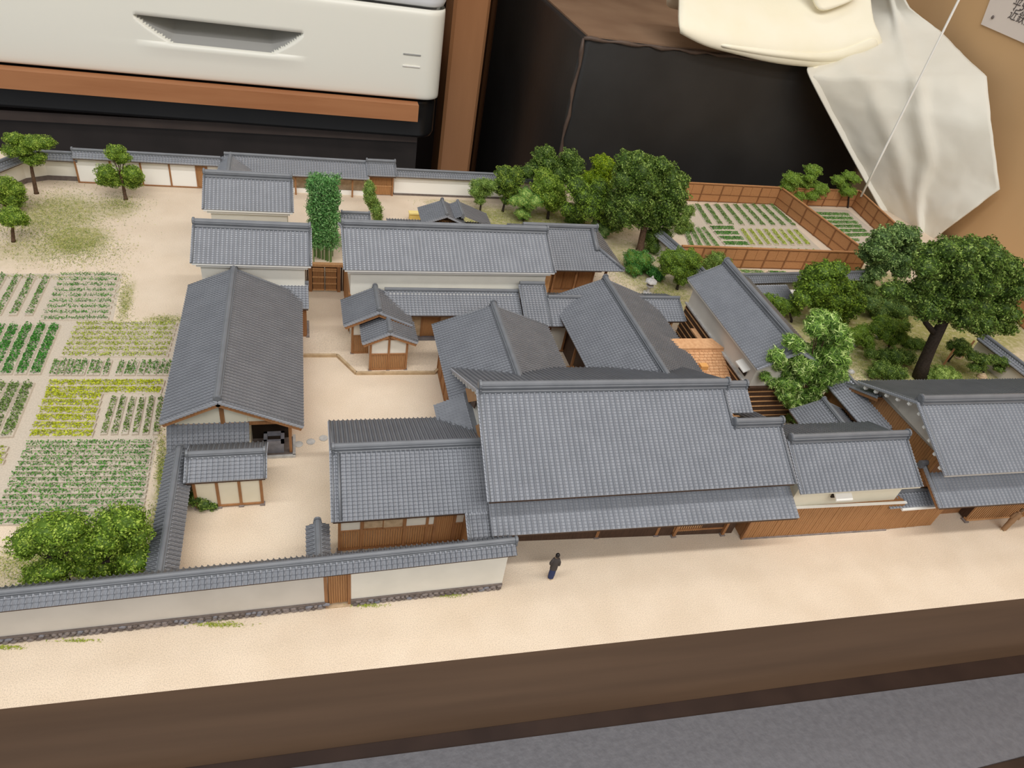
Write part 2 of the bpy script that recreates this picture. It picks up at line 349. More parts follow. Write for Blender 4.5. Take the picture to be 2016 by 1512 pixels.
# lower body with a recessed grip: the front is a grid whose vertices move inwards inside the grip outline
zs_top = 8.35
rbox(xl, xr, 4.3, 40, 0, zs_top, .4, 4).build('paper_drawer', PRW, pr, True)
gl, gr, gb = onY(262, 30, PY), onY(597, 66, PY), onY(425, 97, PY)
x0, x1 = gl[0]+14, gr[0]+14; zt, zb = 5.15, 3.05
def recess(x, z):
    u = (x-x0)/(x1-x0)
    if u <= 0 or u >= 1: return 0
    bot = zt-(zt-zb)*min(1, min(u, 1-u)/.2)**.7
    if z > zt or z < bot: return 0
    return 3.6*min(1, (z-bot)/1.3)
rr_ = 1.9
xs = sorted(set([x0-.08, x0-.3, x1+.08, x1+.3]+list(np.linspace(xl, x0, 8))+list(np.linspace(x0, x1, 70))+list(np.linspace(x1, xr-rr_, 10))+[xr-rr_+rr_*math.sin(math.radians(t)) for t in range(10, 91, 10)]))
zz = sorted(set([0, .08, .2, .4, .7]+list(np.linspace(.7, zb, 6))+list(np.linspace(zb, zt, 30))+[zt+.02]+list(np.linspace(zt+.02, zs_top-.5, 8))+[zs_top-.2, zs_top-.06, zs_top]))
def sk(x, z):
    y = 0.0
    if x > xr-rr_: y += rr_-math.sqrt(max(0, rr_*rr_-(x-xr+rr_)**2))
    for e in (z, zs_top-z):
        if e < .4: y += .4-math.sqrt(max(0, .16-(.4-e)**2))
    return min(4.2, .1+y+recess(x, z)-.22*math.exp(-((z-zb+.1)/.5)**2)*max(0, 1-abs((x-(x0+x1)/2)/((x1-x0)*.52))**4)*(z <= zb+.05))
V = [(x, sk(x, z), z) for z in zz for x in xs]
V += [(xr, 4.8, z) for z in zz]
n = len(xs); m_ = len(zz); F = [(j*n+i, j*n+i+1, (j+1)*n+i+1, (j+1)*n+i) for j in range(m_-1) for i in range(n-1)]
F += [(j*n+n-1, m_*n+j, m_*n+j+1, (j+1)*n+n-1) for j in range(m_-1)]
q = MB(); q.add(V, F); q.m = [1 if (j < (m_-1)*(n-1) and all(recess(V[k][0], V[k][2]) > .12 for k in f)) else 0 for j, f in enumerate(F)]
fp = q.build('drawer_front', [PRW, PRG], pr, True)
for zq, mm in ((4.35, PRG), (3.25, WHITE)):
    pp = onY(760, 95 if zq > 4 else 125, PY)
    MB().box(11.0-0.8+14-14+13.1, 11.0+.9+13.1, -.01, .2, zq-.05, zq+.05).build('drawer_mark', mm, pr)
rbox(xl, xr, .3, 40, zs_top+.05, 30, 1.9, 8).build('printer_body', PRT, pr, True)
MB().box(xl+1, xr-1, 1.2, 39, zs_top-.3, zs_top+.3).build('seam_gap', PRG, pr)
st = thing('printer_stand', 'black stand below the white printer, edged with an orange wooden board', 'stand', (-14, PY, -75))
rbox(xl, xr-.05, 1.2, 40, 71.5, 75.85, 1.8, 6).build('stand_top', BLK, st, True)
MB().box(xl, xr-1.6, 3, 38, 0, 71.6).build('stand_body', mat('stand_black', (46, 40, 38), .4, (38, 33, 31), .3, .3), st)
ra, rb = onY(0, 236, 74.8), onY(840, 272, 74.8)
MB().bar((xl, 2.8, ra[2]+75), (xr-1.7, 2.8, rb[2]+75), .5, .9).build('reflection_band', mat('reflection_brown', (84, 72, 66), .4, (76, 65, 60), .4, .3), st)  # added brown bar: a reflection band on the dark stand, built as colour
e = onY(825, 205, 71)
MB().box(xl, e[0]+14, -1.0, .2, 74.15, 75.78).build('front_board', mat('board_orange', (182, 126, 86), .45, (170, 114, 76), .5, .3, stretch=(.2, 1, 2)), st)
# black wrapped box with the cloth over it
BX = mat('black_wrap', (44, 43, 42), .38, (36, 35, 34), .15, .4, .25, 1.5)
BXT = mat('brown_wrap', (150, 122, 98), .45, (136, 108, 86), .2, .3)
bxl = onY(1150, 72, 64)[0]
bb = thing('black_box', 'big black wrapped box behind the garden with a cloth over its top', 'box', (40, 64, -75))
rbox(bxl-40, 59.8-40, 0, 34, 0, 85.35, .7, 5).build('box_body', BX, bb, True)
MB().box(bxl-40+.5, 59.5-40, .5, 33.5, 85.3, 85.5).build('box_lid', BXT, bb)
E_ = MB(); 
pts = [(bxl-40+.05+.10*math.sin(i*1.7), -.03, 40+i*(45.3/40)) for i in range(41)]
E_.tube(pts, [.16+.07*math.sin(i*2.3) for i in range(41)], 6)
pts = [(bxl-40+i*.6, -.03+.05*math.sin(i*1.9), 85.3+.06*math.sin(i*1.3)) for i in range(36)]
E_.tube(pts, [.16+.06*math.sin(i*1.1) for i in range(36)], 6)
E_.build('tape_edge', mat('tape_brown', (98, 82, 72), .5, (82, 68, 60), .8, .3), bb, True)
# cloth: a folded pad on the box and a long corner hanging down by the wall
def cloth_mat(name, c, c2):
    m = mat(name, c, .85, c2, .16, .15, .35, 1.2); return m
CLOTH = cloth_mat('cream_cloth', (252, 246, 226), (247, 240, 214)); CLOTHS = cloth_mat('pale_cloth', (228, 224, 212), (221, 216, 202))
from mathutils import noise as mnoise
def sheet(name, P00, P10, P01, P11, nu, nv, disp, m, parent, thick=.12, mask=None):
    """woven sheet spanned between four corners, rumpled by disp(u,v) along its normal"""
    A, B, C_, D = [np.array(p, float) for p in (P00, P10, P01, P11)]
    nrm = np.cross(B-A, C_-A); nrm /= np.linalg.norm(nrm); V = []; F = []
    for j in range(nv+1):
        for i in range(nu+1):
            u, v = i/nu, j/nv; p = (A*(1-u)+B*u)*(1-v)+(C_*(1-u)+D*u)*v; V.append(p+nrm*disp(u, v))
    F = [(j*(nu+1)+i, j*(nu+1)+i+1, (j+1)*(nu+1)+i+1, (j+1)*(nu+1)+i) for j in range(nv) for i in range(nu)]
    o = MB().add(V, F).build(name, m, parent, True)
    s = o.modifiers.new('thickness', 'SOLIDIFY'); s.thickness = thick; s.offset = 0
    return o
cl = thing('draped_cloth', 'cream patterned cloth folded over the black box and hanging by the brown wall', 'cloth', (0, 0, 0))
zt_ = 10.62
# folded pad: outline on the box top and over its front edge
def edge_crease(me):
    cnt = {}
    for p in me.polygons:
        for k in p.edge_keys: cnt[k] = cnt.get(k, 0)+1
    return [1.0 if cnt[tuple(sorted(e.vertices))] == 1 else 0.0 for e in me.edges]
def loft(name, curves, m, thick=.25, creased=True):
    n = len(curves[0]); V = [p for c in curves for p in c]
    F = [(j*n+i, j*n+i+1, (j+1)*n+i+1, (j+1)*n+i) for j in range(len(curves)-1) for i in range(n-1)]
    o = MB().add(V, F).build(name, m, cl, True); s = o.modifiers.new('thickness', 'SOLIDIFY'); s.thickness = thick; s.offset = 0
    s2 = o.modifiers.new('soft', 'SUBSURF'); s2.levels = s2.render_levels = 2
    if creased: o.data.attributes.new('crease_edge', 'FLOAT', 'EDGE').data.foreach_set('value', edge_crease(o.data))
    return o
def wob(p, a=.12, f=.35):
    q = Vector((p[0]*f, p[1]*f, p[2]*f)); return np.array(p)+a*np.array(mnoise.noise_vector(q))
front = [(1338, 62), (1385, 88), (1440, 101), (1500, 118), (1560, 127), (1625, 131), (1680, 119), (1722, 112), (1737, 88)]
mid = [(1336, 52), (1385, 74), (1440, 84), (1500, 98), (1560, 106), (1625, 110), (1672, 92), (1715, 74), (1730, 66)]
up1 = [(1335, 30), (1390, 42), (1450, 52), (1510, 60), (1570, 66), (1630, 66), (1670, 56), (1705, 52), (1718, 48)]
up2 = [(1337, 2), (1395, 8), (1455, 14), (1515, 18), (1575, 20), (1632, 18), (1668, 14), (1700, 10), (1712, 6)]
cs = [[wob(onY(x, y, 62.9)) for x, y in front], [wob(onY(x, y+3, 62.5)) for x, y in front], [wob(onY(x, y, 62.3)) for x, y in mid], [wob(onY(x, y, 63.6)) for x, y in up1], [wob(onY(x, y, 65.6)) for x, y in up2], [wob(onY(x, y-45, 68)) for x, y in up2]]
cs.append([p+np.array([0, 2.5, -3.0]) for p in cs[-1]])
loft('folded_pad', cs, CLOTH)
# second fold tucked under, showing as a loop at the right end of the pad
loop = [[onY(x, y, 62.9-.25*k) for x, y in ((1600, 134), (1640, 130), (1680, 122), (1715, 108), (1736, 96), (1728, 82), (1690, 92), (1650, 106))] for k in range(3)]
loft('folded_loop', loop, CLOTH, .18)
tipf = [[onY(1588, -40, 65.6), onY(1598, -4, 65.2), onY(1612, 27, 64.4)], [onY(1640, -42, 66), onY(1645, -10, 65.4), onY(1648, 13, 64.6)], [onY(1700, -44, 66.4), onY(1692, -18, 65.8), onY(1684, 0, 65.1)]]
loft('folded_corner', tipf, CLOTH, .2)
fold2 = [[onY(x, y, 62.45) for x, y in ((1420, 84), (1500, 97), (1570, 104), (1630, 107), (1680, 92), (1722, 70))], [onY(x, y, 62.15) for x, y in ((1420, 90), (1500, 105), (1570, 113), (1632, 118), (1686, 103), (1728, 84))], [onY(x, y, 62.5) for x, y in ((1420, 95), (1500, 111), (1570, 120), (1634, 125), (1690, 110), (1730, 94))]]
loft('front_fold', fold2, CLOTH, .12)
# hanging corner: from the box edge to the wall
L_ = [(1690, -40, 71.5), (1690, 30, 69.5), (1622, 108, 64.2), (1588, 129, 63.1), (1598, 152, 62), (1620, 195, 61.2), (1652, 255, 60), (1690, 325, 58), (1735, 405, 55), (1788, 500, 50.5)]
R_ = [(1760, -40, 66), (1790, 15, 64), (1850, 62, 61.2), (1905, 118, 56.6), (1942, 152, 53.4), (1952, 250, 49.5), (1968, 372, 46.2), (1925, 405, 46.6), (1885, 435, 47.2), (1836, 472, 48.6)]
def dense(pl, n):
    pl = np.array(pl, float); out = []
    for i in range(len(pl)-1): out += [pl[i]+(pl[i+1]-pl[i])*k/n for k in range(n)]
    return out+[pl[-1]]
LD, RD = dense(L_, 7), dense(R_, 7); V = []; nU = 42
for k, (l, r_) in enumerate(zip(LD, RD)):
    for i in range(nU+1):
        t = i/nU; x, y, Y = l+(r_-l)*t; v = k/(len(LD)-1); edge = min(1, 6*t, 6*(1-t))
        f = .6*(.55*math.exp(-((t-.72+.25*v)/.05)**2)+.5*math.exp(-((v-.40-.10*t)/.035)**2)*max(0, t-.1)+.4*math.exp(-((t-.32-.3*(v-.5))/.07)**2))
        p = onY(x, y, Y-edge*f); V.append(wob(wob(wob(p, .3*edge, .16), .12*edge, .5), .05, 1.4))
F = [(k*(nU+1)+i, k*(nU+1)+i+1, (k+1)*(nU+1)+i+1, (k+1)*(nU+1)+i) for k in range(len(LD)-1) for i in range(nU)]
o = MB().add(V, F).build('hanging_corner', CLOTHS, cl, True); s_ = o.modifiers.new('thickness', 'SOLIDIFY'); s_.thickness = .18; s_.offset = 0
hem = [[onY(x+dx, y+dy, Y-.3) for x, y, Y in L_[3:]] for dx, dy in ((-3, 4), (8, 1), (20, -3))]
loft('turned_hem', hem, CLOTHS, .12)
# cord
t = MB(); q = P(1695, 387, 1.5); dz = 42
t.tube([q+np.array([-.012*k*dz/10+.0, 0, k*dz/10]) for k in range(11)], [.11]*11, 6)
tag(t.build('hanging_string', WHITE, None, True), 'thin white cord hanging down to the corner of the far garden fence', 'cord')
# paper note on the wall
nt = thing('paper_note', 'white paper note with printed lines pinned to the brown wall', 'note', (0, 0, 0))
k = 60.1
c0, c1, c3 = onX(1932, 48, k), onX(2030, 91, k), onX(1950, 0, k)
up = (c3-c0); up = up/np.linalg.norm(up); rt = (c1-c0)/np.linalg.norm(c1-c0)
q = MB(); ox = np.array([-.06, 0, 0]); A = [c0, c0+rt*9, c0+rt*9+up*7, c0+up*7]
q.hexa([p for p in A]+[p+ox for p in A]); q.build('sheet', mat('note_paper', (226, 214, 204), .8), nt)
INK = mat('ink', (84, 76, 74), .8)
def text(s, pos, right, upv, size, m, parent, name='lettering'):
    cu = bpy.data.curves.new(name, 'FONT'); cu.body = s; cu.size = size; cu.extrude = .002
    r = Vector(right).normalized(); u = Vector(upv); u = (u-r*u.dot(r)).normalized(); n_ = r.cross(u)
    o = bpy.data.objects.new(name, cu); COL.objects.link(o); o.data.materials.append(m); pass
    dg = bpy.context.evaluated_depsgraph_get(); me = bpy.data.meshes.new_from_object(o.evaluated_get(dg)); bpy.data.objects.remove(o); me.materials.clear(); me.materials.append(m)
    o = link(name, me, parent)
    o.matrix_local = Matrix.Translation(Vector(pos)) @ Matrix((r, u, n_)).transposed().to_4x4(); return o
text('平58年', onX(1990, 13, k-.1), rt, up, .95, INK, nt)
text('近鉄大阪', onX(1983, 34, k-.1), rt, up, .95, INK, nt)
pn = MB().lathe([(.12, 0), (.16, .05), (.05, .12)], 8); o = pn.build('pin', STONED, nt); o.location = Vector(onX(1955, 34, k-.08)); o.rotation_euler = (0, -math.pi/2, 0)
# ---------------------------------------------------------------- ground with grass colouring and painted tree shade
turf_shade = []   # (x, y, rx, ry, strength)
def tp(px, py, rpx, rpy, s):
    p = P(px, py); q = P(px+rpx, py); r = P(px, py-rpy); turf_shade.append((p[0], p[1], abs(q[0]-p[0]), abs(r[1]-p[1]), s))
for a_ in ((120, 420, 90, 40, .8), (150, 470, 70, 30, .9), (60, 490, 80, 28, .6), (225, 410, 50, 22, .7), (30, 520, 120, 10, .35), (250, 590, 14, 40, .7), (330, 628, 50, 8, .6), (318, 960, 14, 80, .8), (60, 1120, 110, 40, .55), (160, 1150, 120, 20, .55),
           (980, 430, 110, 26, .85), (1120, 440, 130, 30, .9), (1250, 520, 60, 60, .7), (1330, 590, 50, 50, .8), (1760, 660, 230, 95, .95), (1900, 640, 140, 60, .9), (1640, 640, 90, 50, .8), (1800, 700, 190, 70, .95), (1660, 740, 60, 50, .5), (1760, 620, 200, 40, .8), (1480, 625, 60, 50, .8), (1450, 535, 60, 8, .7), (880, 398, 60, 6, .5), (100, 545, 130, 4, .4), (1590, 425, 40, 8, .35), (1700, 550, 100, 30, .8)): tp(*a_)  # right-garden spots are grass cover plus tree shade put into the colour
gx = np.linspace(-45, 59.6, 420); gy = np.linspace(0, 1, 190); V = []; T = []
for v in gy:
    for x in gx:
        y = yF(x)*(1-v)+55.9*v
        s = 0
        for tx, ty, rx, ry, st_ in turf_shade:
            dd = ((x-tx)/rx)**2+((y-ty)/ry)**2
            if dd < 4: s = max(s, st_*min(1, max(0, 1.6-dd)/1.2))
        V.append((x, y, 0)); T.append(s)
n = len(gx); ii, jj = np.meshgrid(np.arange(len(gy)-1), np.arange(n-1), indexing='ij')
F = np.stack([ii*n+jj, ii*n+jj+1, (ii+1)*n+jj+1, (ii+1)*n+jj], -1).reshape(-1, 4)
GM = mat('sandy_ground', (224, 207, 186), .95, (217, 199, 177), 
         .5, .1, .25, 40)
nt_ = GM.node_tree; b_ = nt_.nodes['Principled BSDF']; src = b_.inputs['Base Color'].links[0].from_socket
sp = nt_.nodes.new('ShaderNodeTexNoise'); sp.inputs['Scale'].default_value = 26; sp.inputs['Detail'].default_value = 2
rr = nt_.nodes.new('ShaderNodeValToRGB'); rr.color_ramp.elements[0].position = .30; rr.color_ramp.elements[0].color = (.80, .785, .77, 1); rr.color_ramp.elements[1].position = .5; rr.color_ramp.elements[1].color = (1, 1, 1, 1)
e3 = rr.color_ramp.elements.new(.72); e3.color = (1.12, 1.12, 1.12, 1)
mx = nt_.nodes.new('ShaderNodeMix'); mx.data_type = 'RGBA'; mx.blend_type = 'MULTIPLY'; mx.inputs[0].default_value = 1
tcn = nt_.nodes.new('ShaderNodeTexCoord'); nt_.links.new(tcn.outputs['Object'], sp.inputs['Vector']); nt_.links.new(sp.outputs['Fac'], rr.inputs[0])
nt_.links.new(src, mx.inputs[6]); nt_.links.new(rr.outputs[0], mx.inputs[7])
at = nt_.nodes.new('ShaderNodeAttribute'); at.attribute_name = 'turf_shade'
n2 = nt_.nodes.new('ShaderNodeTexNoise'); n2.inputs['Scale'].default_value = 3.0; n2.inputs['Detail'].default_value = 6; nt_.links.new(tcn.outputs['Object'], n2.inputs['Vector'])
ma = nt_.nodes.new('ShaderNodeMath'); ma.operation = 'MULTIPLY_ADD'; ma.inputs[1].default_value = 1.6; ma.inputs[2].default_value = -.8
nt_.links.new(n2.outputs['Fac'], ma.inputs[0])
md = nt_.nodes.new('ShaderNodeMath'); md.operation = 'ADD'; md.use_clamp = True; nt_.links.new(ma.outputs[0], md.inputs[0]); nt_.links.new(at.outputs['Fac'], md.inputs[1])
mu = nt_.nodes.new('ShaderNodeMath'); mu.operation = 'MULTIPLY'; nt_.links.new(md.outputs[0], mu.inputs[0]); nt_.links.new(at.outputs['Fac'], mu.inputs[1])
mg = nt_.nodes.new('ShaderNodeMix'); mg.data_type = 'RGBA'; nt_.links.new(mu.outputs[0], mg.inputs[0]); nt_.links.new(mx.outputs[2], mg.inputs[6]); mg.inputs[7].default_value = (*lin((150, 148, 88)), 1)
nt_.links.new(mg.outputs[2], b_.inputs['Base Color'])
go = fastmesh('ground', V, F, GM, kind='structure')
at_ = go.data.attributes.new('turf_shade', 'FLOAT', 'POINT'); at_.data.foreach_set('value', np.array(T, np.float32))
# ---------------------------------------------------------------- buildings
def place(o, x, y, rz=0.0, z=0.0):
    o.location = (float(x), float(y), float(z)); o.rotation_euler = (0, 0, math.radians(rz)); return o
def rotate_geo(o, x, y, rz): return place(o, x, y, rz)
def wall_strip(parent, name, m, px_pts, plane, val, t=.05, d=1):
    """flat panel whose corners are given on a vertical plane x=val or y=val"""
    f = onX if plane == 'x' else onY
    pts = [f(x, y, val) for x, y in px_pts]; off = np.array([-t*d, 0, 0]) if plane == 'x' else np.array([0, -t*d, 0])
    inv = parent_inv(parent); q = MB(); n = len(pts); vs = [inv @ Vector(p) for p in pts]+[inv @ Vector(p+off) for p in pts]
    q.add([tuple(v) for v in vs], [tuple(range(n)), tuple(range(2*n-1, n-1, -1))]+[(i, n+i, n+(i+1) % n, (i+1) % n) for i in range(n)])
    return q.build(name, m, parent)
def parent_inv(o):
    return (Matrix.Translation(o.location) @ o.rotation_euler.to_matrix().to_4x4()).inverted()
# --- main shop house
h = thing('main_shop_house', 'largest tile-roofed house facing the street, with a long lower eave along its front', 'house', (13.47, 20.9, 0), -1.0)
wf, wb, zf, zr, zb = 4.16, 5.04, 4.0, 6.14, 3.17; sl = (zr-zf)/wf
tile_slope(h, -6.96, 4.55, -wf, zf, 0, zr, 'hon')
tile_slope(h, 4.55, 6.96, -wf, zf, -1.68, zf+sl*(wf-1.68), 'hon')
tile_slope(h, 4.55, 5.72, -1.15, zr-sl*1.15-.02, .0, zr-.02, 'hon', .2)
tile_slope(h, -6.96, 5.72, wb, zb, 0, zr, 'hon'); tile_slope(h, 4.55, 5.72, -.95, zf+sl*(wf-1.68)-.36, -1.68, zf+sl*(wf-1.68), 'hon'); tile_slope(h, 5.72, 6.96, 1.6, zf+sl*(wf-1.68)-.5*3.28, -1.68, zf+sl*(wf-1.68), 'hon')
slab(h, -6.9, 4.5, -wf+.03, zf, 0, zr, WOODD); slab(h, 4.5, 6.9, -wf+.03, zf, -1.68, zf+sl*(wf-1.68), WOODD); slab(h, -6.9, 5.7, wb-.03, zb, 0, zr, WOODD)
ridge(h, -6.84, 4.62, 0, zr+.06, .40, .36); ridge(h, 4.66, 5.62, 0, zr-.02, .34, .30, (0, 1)); ridge(h, 4.55, 6.92, -1.68, zf+sl*(wf-1.68)+.04, .36, .34)
verge(h, -6.96, -1, -wf, zf, 0, zr); verge(h, -6.96, -1, wb, zb, 0, zr); verge(h, 4.55, 1, -1.7, zf+sl*(wf-1.7)+.03, 0, zr); verge(h, 6.96, 1, -wf, zf, -1.68, zf+sl*(wf-1.68))
rz = rz_gable(wf, wb, zf, zr, zb, .14)
body(h, -6.45, 4.4, -2.95, 4.4, rz, PLASTER, .0)
MB().box(4.4, 6.3, -3.1, -.2, 0, 4.4).build('wall_body', PLASTER, h)
for i in range(9):     # white rafter ends under the left gable edge
    t_ = (i+.5)/9; y = wb*t_; MB().box(-6.93, -6.8, y-.06, y+.06, zr-(zr-zb)*t_-.26, zr-(zr-zb)*t_-.14).build('rafter_end', WHITE, h)
wall_strip(h, 'orange_board', WOODL, [(918, 764), (937, 768), (939, 789), (924, 792)], 'x', 6.95)
wall_strip(h, 'orange_board', WOODL, [(938, 838), (946, 834), (950, 866), (945, 868)], 'x', 6.95)
wall_strip(h, 'dark_vent', WOODD, [(927, 793), (939, 790), (935, 804)], 'x', 6.95)
# lower eave along the street
a, b = P(968, 1056, 2.5), P(1574, 1019.5, 2.5); yaw = math.degrees(math.atan2(b[1]-a[1], b[0]-a[0])); inv = parent_inv(h)
LW = np.linalg.norm((b-a)[:2]); la = inv @ Vector(a)
for o in (tile_slope(h, 0, LW, 0, 2.5, 2.0, 3.32, 'hon', name='lower_roof_tiles'), slab(h, .05, LW-.05, .02, 2.5, 2.0, 3.32, WOODD, name='lower_roof_board')): place(o, la.x, la.y, yaw+1.0)
g0 = inv @ Vector(P(1000, 1065)); g1 = inv @ Vector(P(1440, 1050))
MB().hexa([(g0.x-1.2, g0.y+.02, 0), (g1.x, g1.y+.02, 0), (g1.x, g1.y+.2, 0), (g0.x-1.2, g0.y+.2, 0), (g0.x-1.2, g0.y+.02, 3), (g1.x, g1.y+.02, 3), (g1.x, g1.y+.2, 3), (g0.x-1.2, g0.y+.2, 3)]).build('shop_front', WOODD, h)
for px, py in ((1173, 1058), (1290, 1054), (1325, 1056), (1421, 1053)):
    g = inv @ Vector(P(px, py)); MB().box(g.x-.07, g.x+.07, g.y-.05, g.y+.09, .05, 2.75).build('post', WOOD, h); MB().box(g.x-.12, g.x+.12, g.y-.1, g.y+.14, -.01, .06).build('base_stone', STONE, h)
g0, g1 = inv @ Vector(P(1322, 1055)), inv @ Vector(P(1421, 1049))
for zz_ in (.42, .95): MB().bar((g0.x, g0.y, zz_), (g1.x, g1.y, zz_), .08, .1).build('lattice_rail', WOOD, h)
for i in range(24):
    t_ = i/23; MB().box(g0.x+(g1.x-g0.x)*t_-.03, g0.x+(g1.x-g0.x)*t_+.03, g0.y+(g1.y-g0.y)*t_, g0.y+(g1.y-g0.y)*t_+.05, .3, 2.4).build('lattice_bar', WOODL, h)
# pent roof on the left gable (slopes to the west)
for o in (tile_slope(h, 0, 4.3, 0, 2.62, 1.45, 3.3, 'san', name='side_roof_tiles'), slab(h, .05, 4.25, .02, 2.62, 1.45, 3.3, WOODD, name='side_roof_board')):
    g = inv @ Vector((5.5, 24.0, 0)); place(o, g.x, g.y, -90+1.0)
g = inv @ Vector((6.95, 24.0, 0)); o = MB().box(0, 4.3, -.12, .12, 3.26, 3.44).build('flashing', TILED, h); place(o, g.x, g.y, -90+1)
# --- front house with the garden court
h = thing('front_house', 'small tile-roofed house left of the main shop with sliding windows to the front court', 'house', (3.57, 20.13, 0), -.61)
wf, wb, zf, zr, zb = 2.65, 3.10, 2.70, 3.89, 2.55
gable_roof(h, 2.93, wf, wb, zf, zr, zb, x1=3.35, verges=(1, 0), ends=(1, 0), rx=(-2.8, 3.3), pitch=.195)
s_ = (zr-zf)/wf
tile_slope(h, 2.28, 3.5, -3.85, zf-s_*1.2, -wf+.02, zf+.0, 'san', .195, name='side_eave_tiles'); slab(h, 2.3, 3.45, -3.8, zf-s_*1.2, -wf+.02, zf, WOODD)
verge(h, 2.28, -1, -3.85, zf-s_*1.2, -wf, zf)
ridge(h, 3.36, 3.6, -3.0, zf-.3, .3, .2, (0, 0))
body(h, -2.6, 3.2, -1.9, 2.4, rz_gable(wf, wb, zf, zr, zb, .2), PLASTER)
facade(h, (-2.62, -1.93), (2.5, -1.93), 2.78, [(.17, 'PB'), (.51, 'WB'), (.69, 'PB'), (.755, 'PB'), (.915, 'D'), (1, 'PB')], zm=1.22)
MB().box(2.45, 3.2, -3.4, -1.95, 0, 2.1).build('side_wall', BOARD, h)
verge_l = MB(); verge_l.tube([(-2.62, -wf, zf+.07), (-2.62, 0, zr+.07)], [.07, .07], 6); verge_l.build('verge_rib', TILED, h, True)
# --- long barn
h = thing('long_barn', 'long barn beside the vegetable field with its gable end facing the street', 'barn', (-3.72, 28.29, 0), 90)
we, ww, ze, zr, zw = 3.32, 2.29, 2.50, 4.09, 3.03      # local -y is east
gable_roof(h, 5.24, we, ww, ze, zr, zw, barge=WOOD, pitch=.2, rh=.26, rw=.3)
rz = rz_gable(we, ww, ze, zr, zw, .2)
body(h, -3.3, 4.85, -2.75, 1.9, rz, BOARD); body(h, -4.6, -3.3, -1.0, 1.9, rz, PLASTERC)
# east porch at the near end
body(h, -4.56, -4.44, -2.75, 1.9, lambda y: rz(y)+.02, PLASTERC, z0=2.25, name='gable_plaster')
MB().box(-3.35, -3.28, -2.7, -1.0, .1, 2.4).build('dark_recess', DARK, h)
for y in (-2.72,): MB().box(-4.36-.0, -4.24, y-.06, y+.06, .05, 2.55).build('porch_post', WOOD, h)
MB().box(-4.62, -4.5, -2.8, 1.95, 2.18, 2.34).build('tie_beam', WOOD, h); MB().box(-4.64, -4.5, -.09, .09, 2.3, 3.85).build('king_post', WOOD, h)
MB().box(-4.5, -3.3, -2.85, -1.0, -.01, .09).build('porch_floor', STONED, h)
MB().box(-4.55, -3.2, -2.92, -2.80, -.01, .12).build('kerb_stone', STONEL, h); MB().box(-4.62, -4.5, -2.92, -1.0, -.01, .12).build('kerb_stone', STONEL, h)
# lean-to across the near gable
o1 = tile_slope(h, -5.95+3.72, -2.66+3.72, 0, 1.5, 1.3, 2.7, 'san', .2, name='lean_to_tiles'); place(o1, 22.85-28.29, 0, -90)
o2 = slab(h, -5.9+3.72, -2.7+3.72, .03, 1.5, 1.3, 2.7, WOODD, name='lean_to_board'); place(o2, 22.85-28.29, 0, -90)
o3 = MB().box(-5.9+3.72, -2.68+3.72, 1.22, 1.5, 2.62, 2.84).build('lean_to_ridge', TILED, h); place(o3, 22.85-28.29, 0, -90)
MB().box(-5.2, -4.5, -1.05, 1.9, 0, 1.5).build('lean_to_wall', PLASTERC, h)
# east wing near the far end
inv = parent_inv(h)
o1 = tile_slope(h, -2.0, -.04, 32.5, 2.32, 33.85, 3.0, 'san', .18, name='wing_tiles'); o2 = slab(h, -2, -.08, 32.53, 2.32, 33.85, 3.0, WOODD, name='wing_board'); o3 = MB().extr([(33.85+q[0]*.6, 3.02+q[1]*.7) for q in ridge_prof()], -1.95, -.02).build('wing_ridge', TILED, h)
o4 = MB().box(-1.5, -.18, 32.95, 34.3, 0, 2.5).build('wing_wall', WOOD, h); o5 = MB().box(-.22, -.05, 32.85, 34.4, 0, .22).build('base_stone', STONE, h)
for o in (o1, o2, o3, o4, o5): o.matrix_local = inv
# --- stove in the porch
s = thing('stone_stove', 'grey stone hearth box in the open porch of the long barn', 'stove', (-1.72, 24.25, .09))
MB().box(-.42, .42, -.3, .3, 0, .62).build('hearth_body', SLATE, s)
fr = MB()
for bx in ((-.45, -.3, -.33, .33), (.3, .45, -.33, .33), (-.45, .45, -.33, -.2), (-.45, .45, .2, .33)): fr.box(*bx, .6, .78)
fr.build('hearth_rim', SLATE, s); MB().box(-.28, .28, -.18, .18, .45, .63).build('fire_opening', DARK, s)
# --- shed with three white panels
h = thing('white_panel_shed', 'small tile-roofed shed with three white wall panels in the front court', 'shed', (-3.43, 21.66, 0), .1)
gable_roof(h, 1.54, 1.04, .95, 2.0, 2.43, 2.06, pitch=.2, rw=.3, rh=.22, barge=None)
body(h, -1.25, 1.25, -.6, .6, rz_gable(1.04, .95, 2.0, 2.43, 2.06, .16), PLASTERC)
facade(h, (-1.3, -.63), (1.28, -.63), 2.03, [(.335, 'P'), (.67, 'P'), (1, 'P')], plaster=PLASTERC, z0=.08)
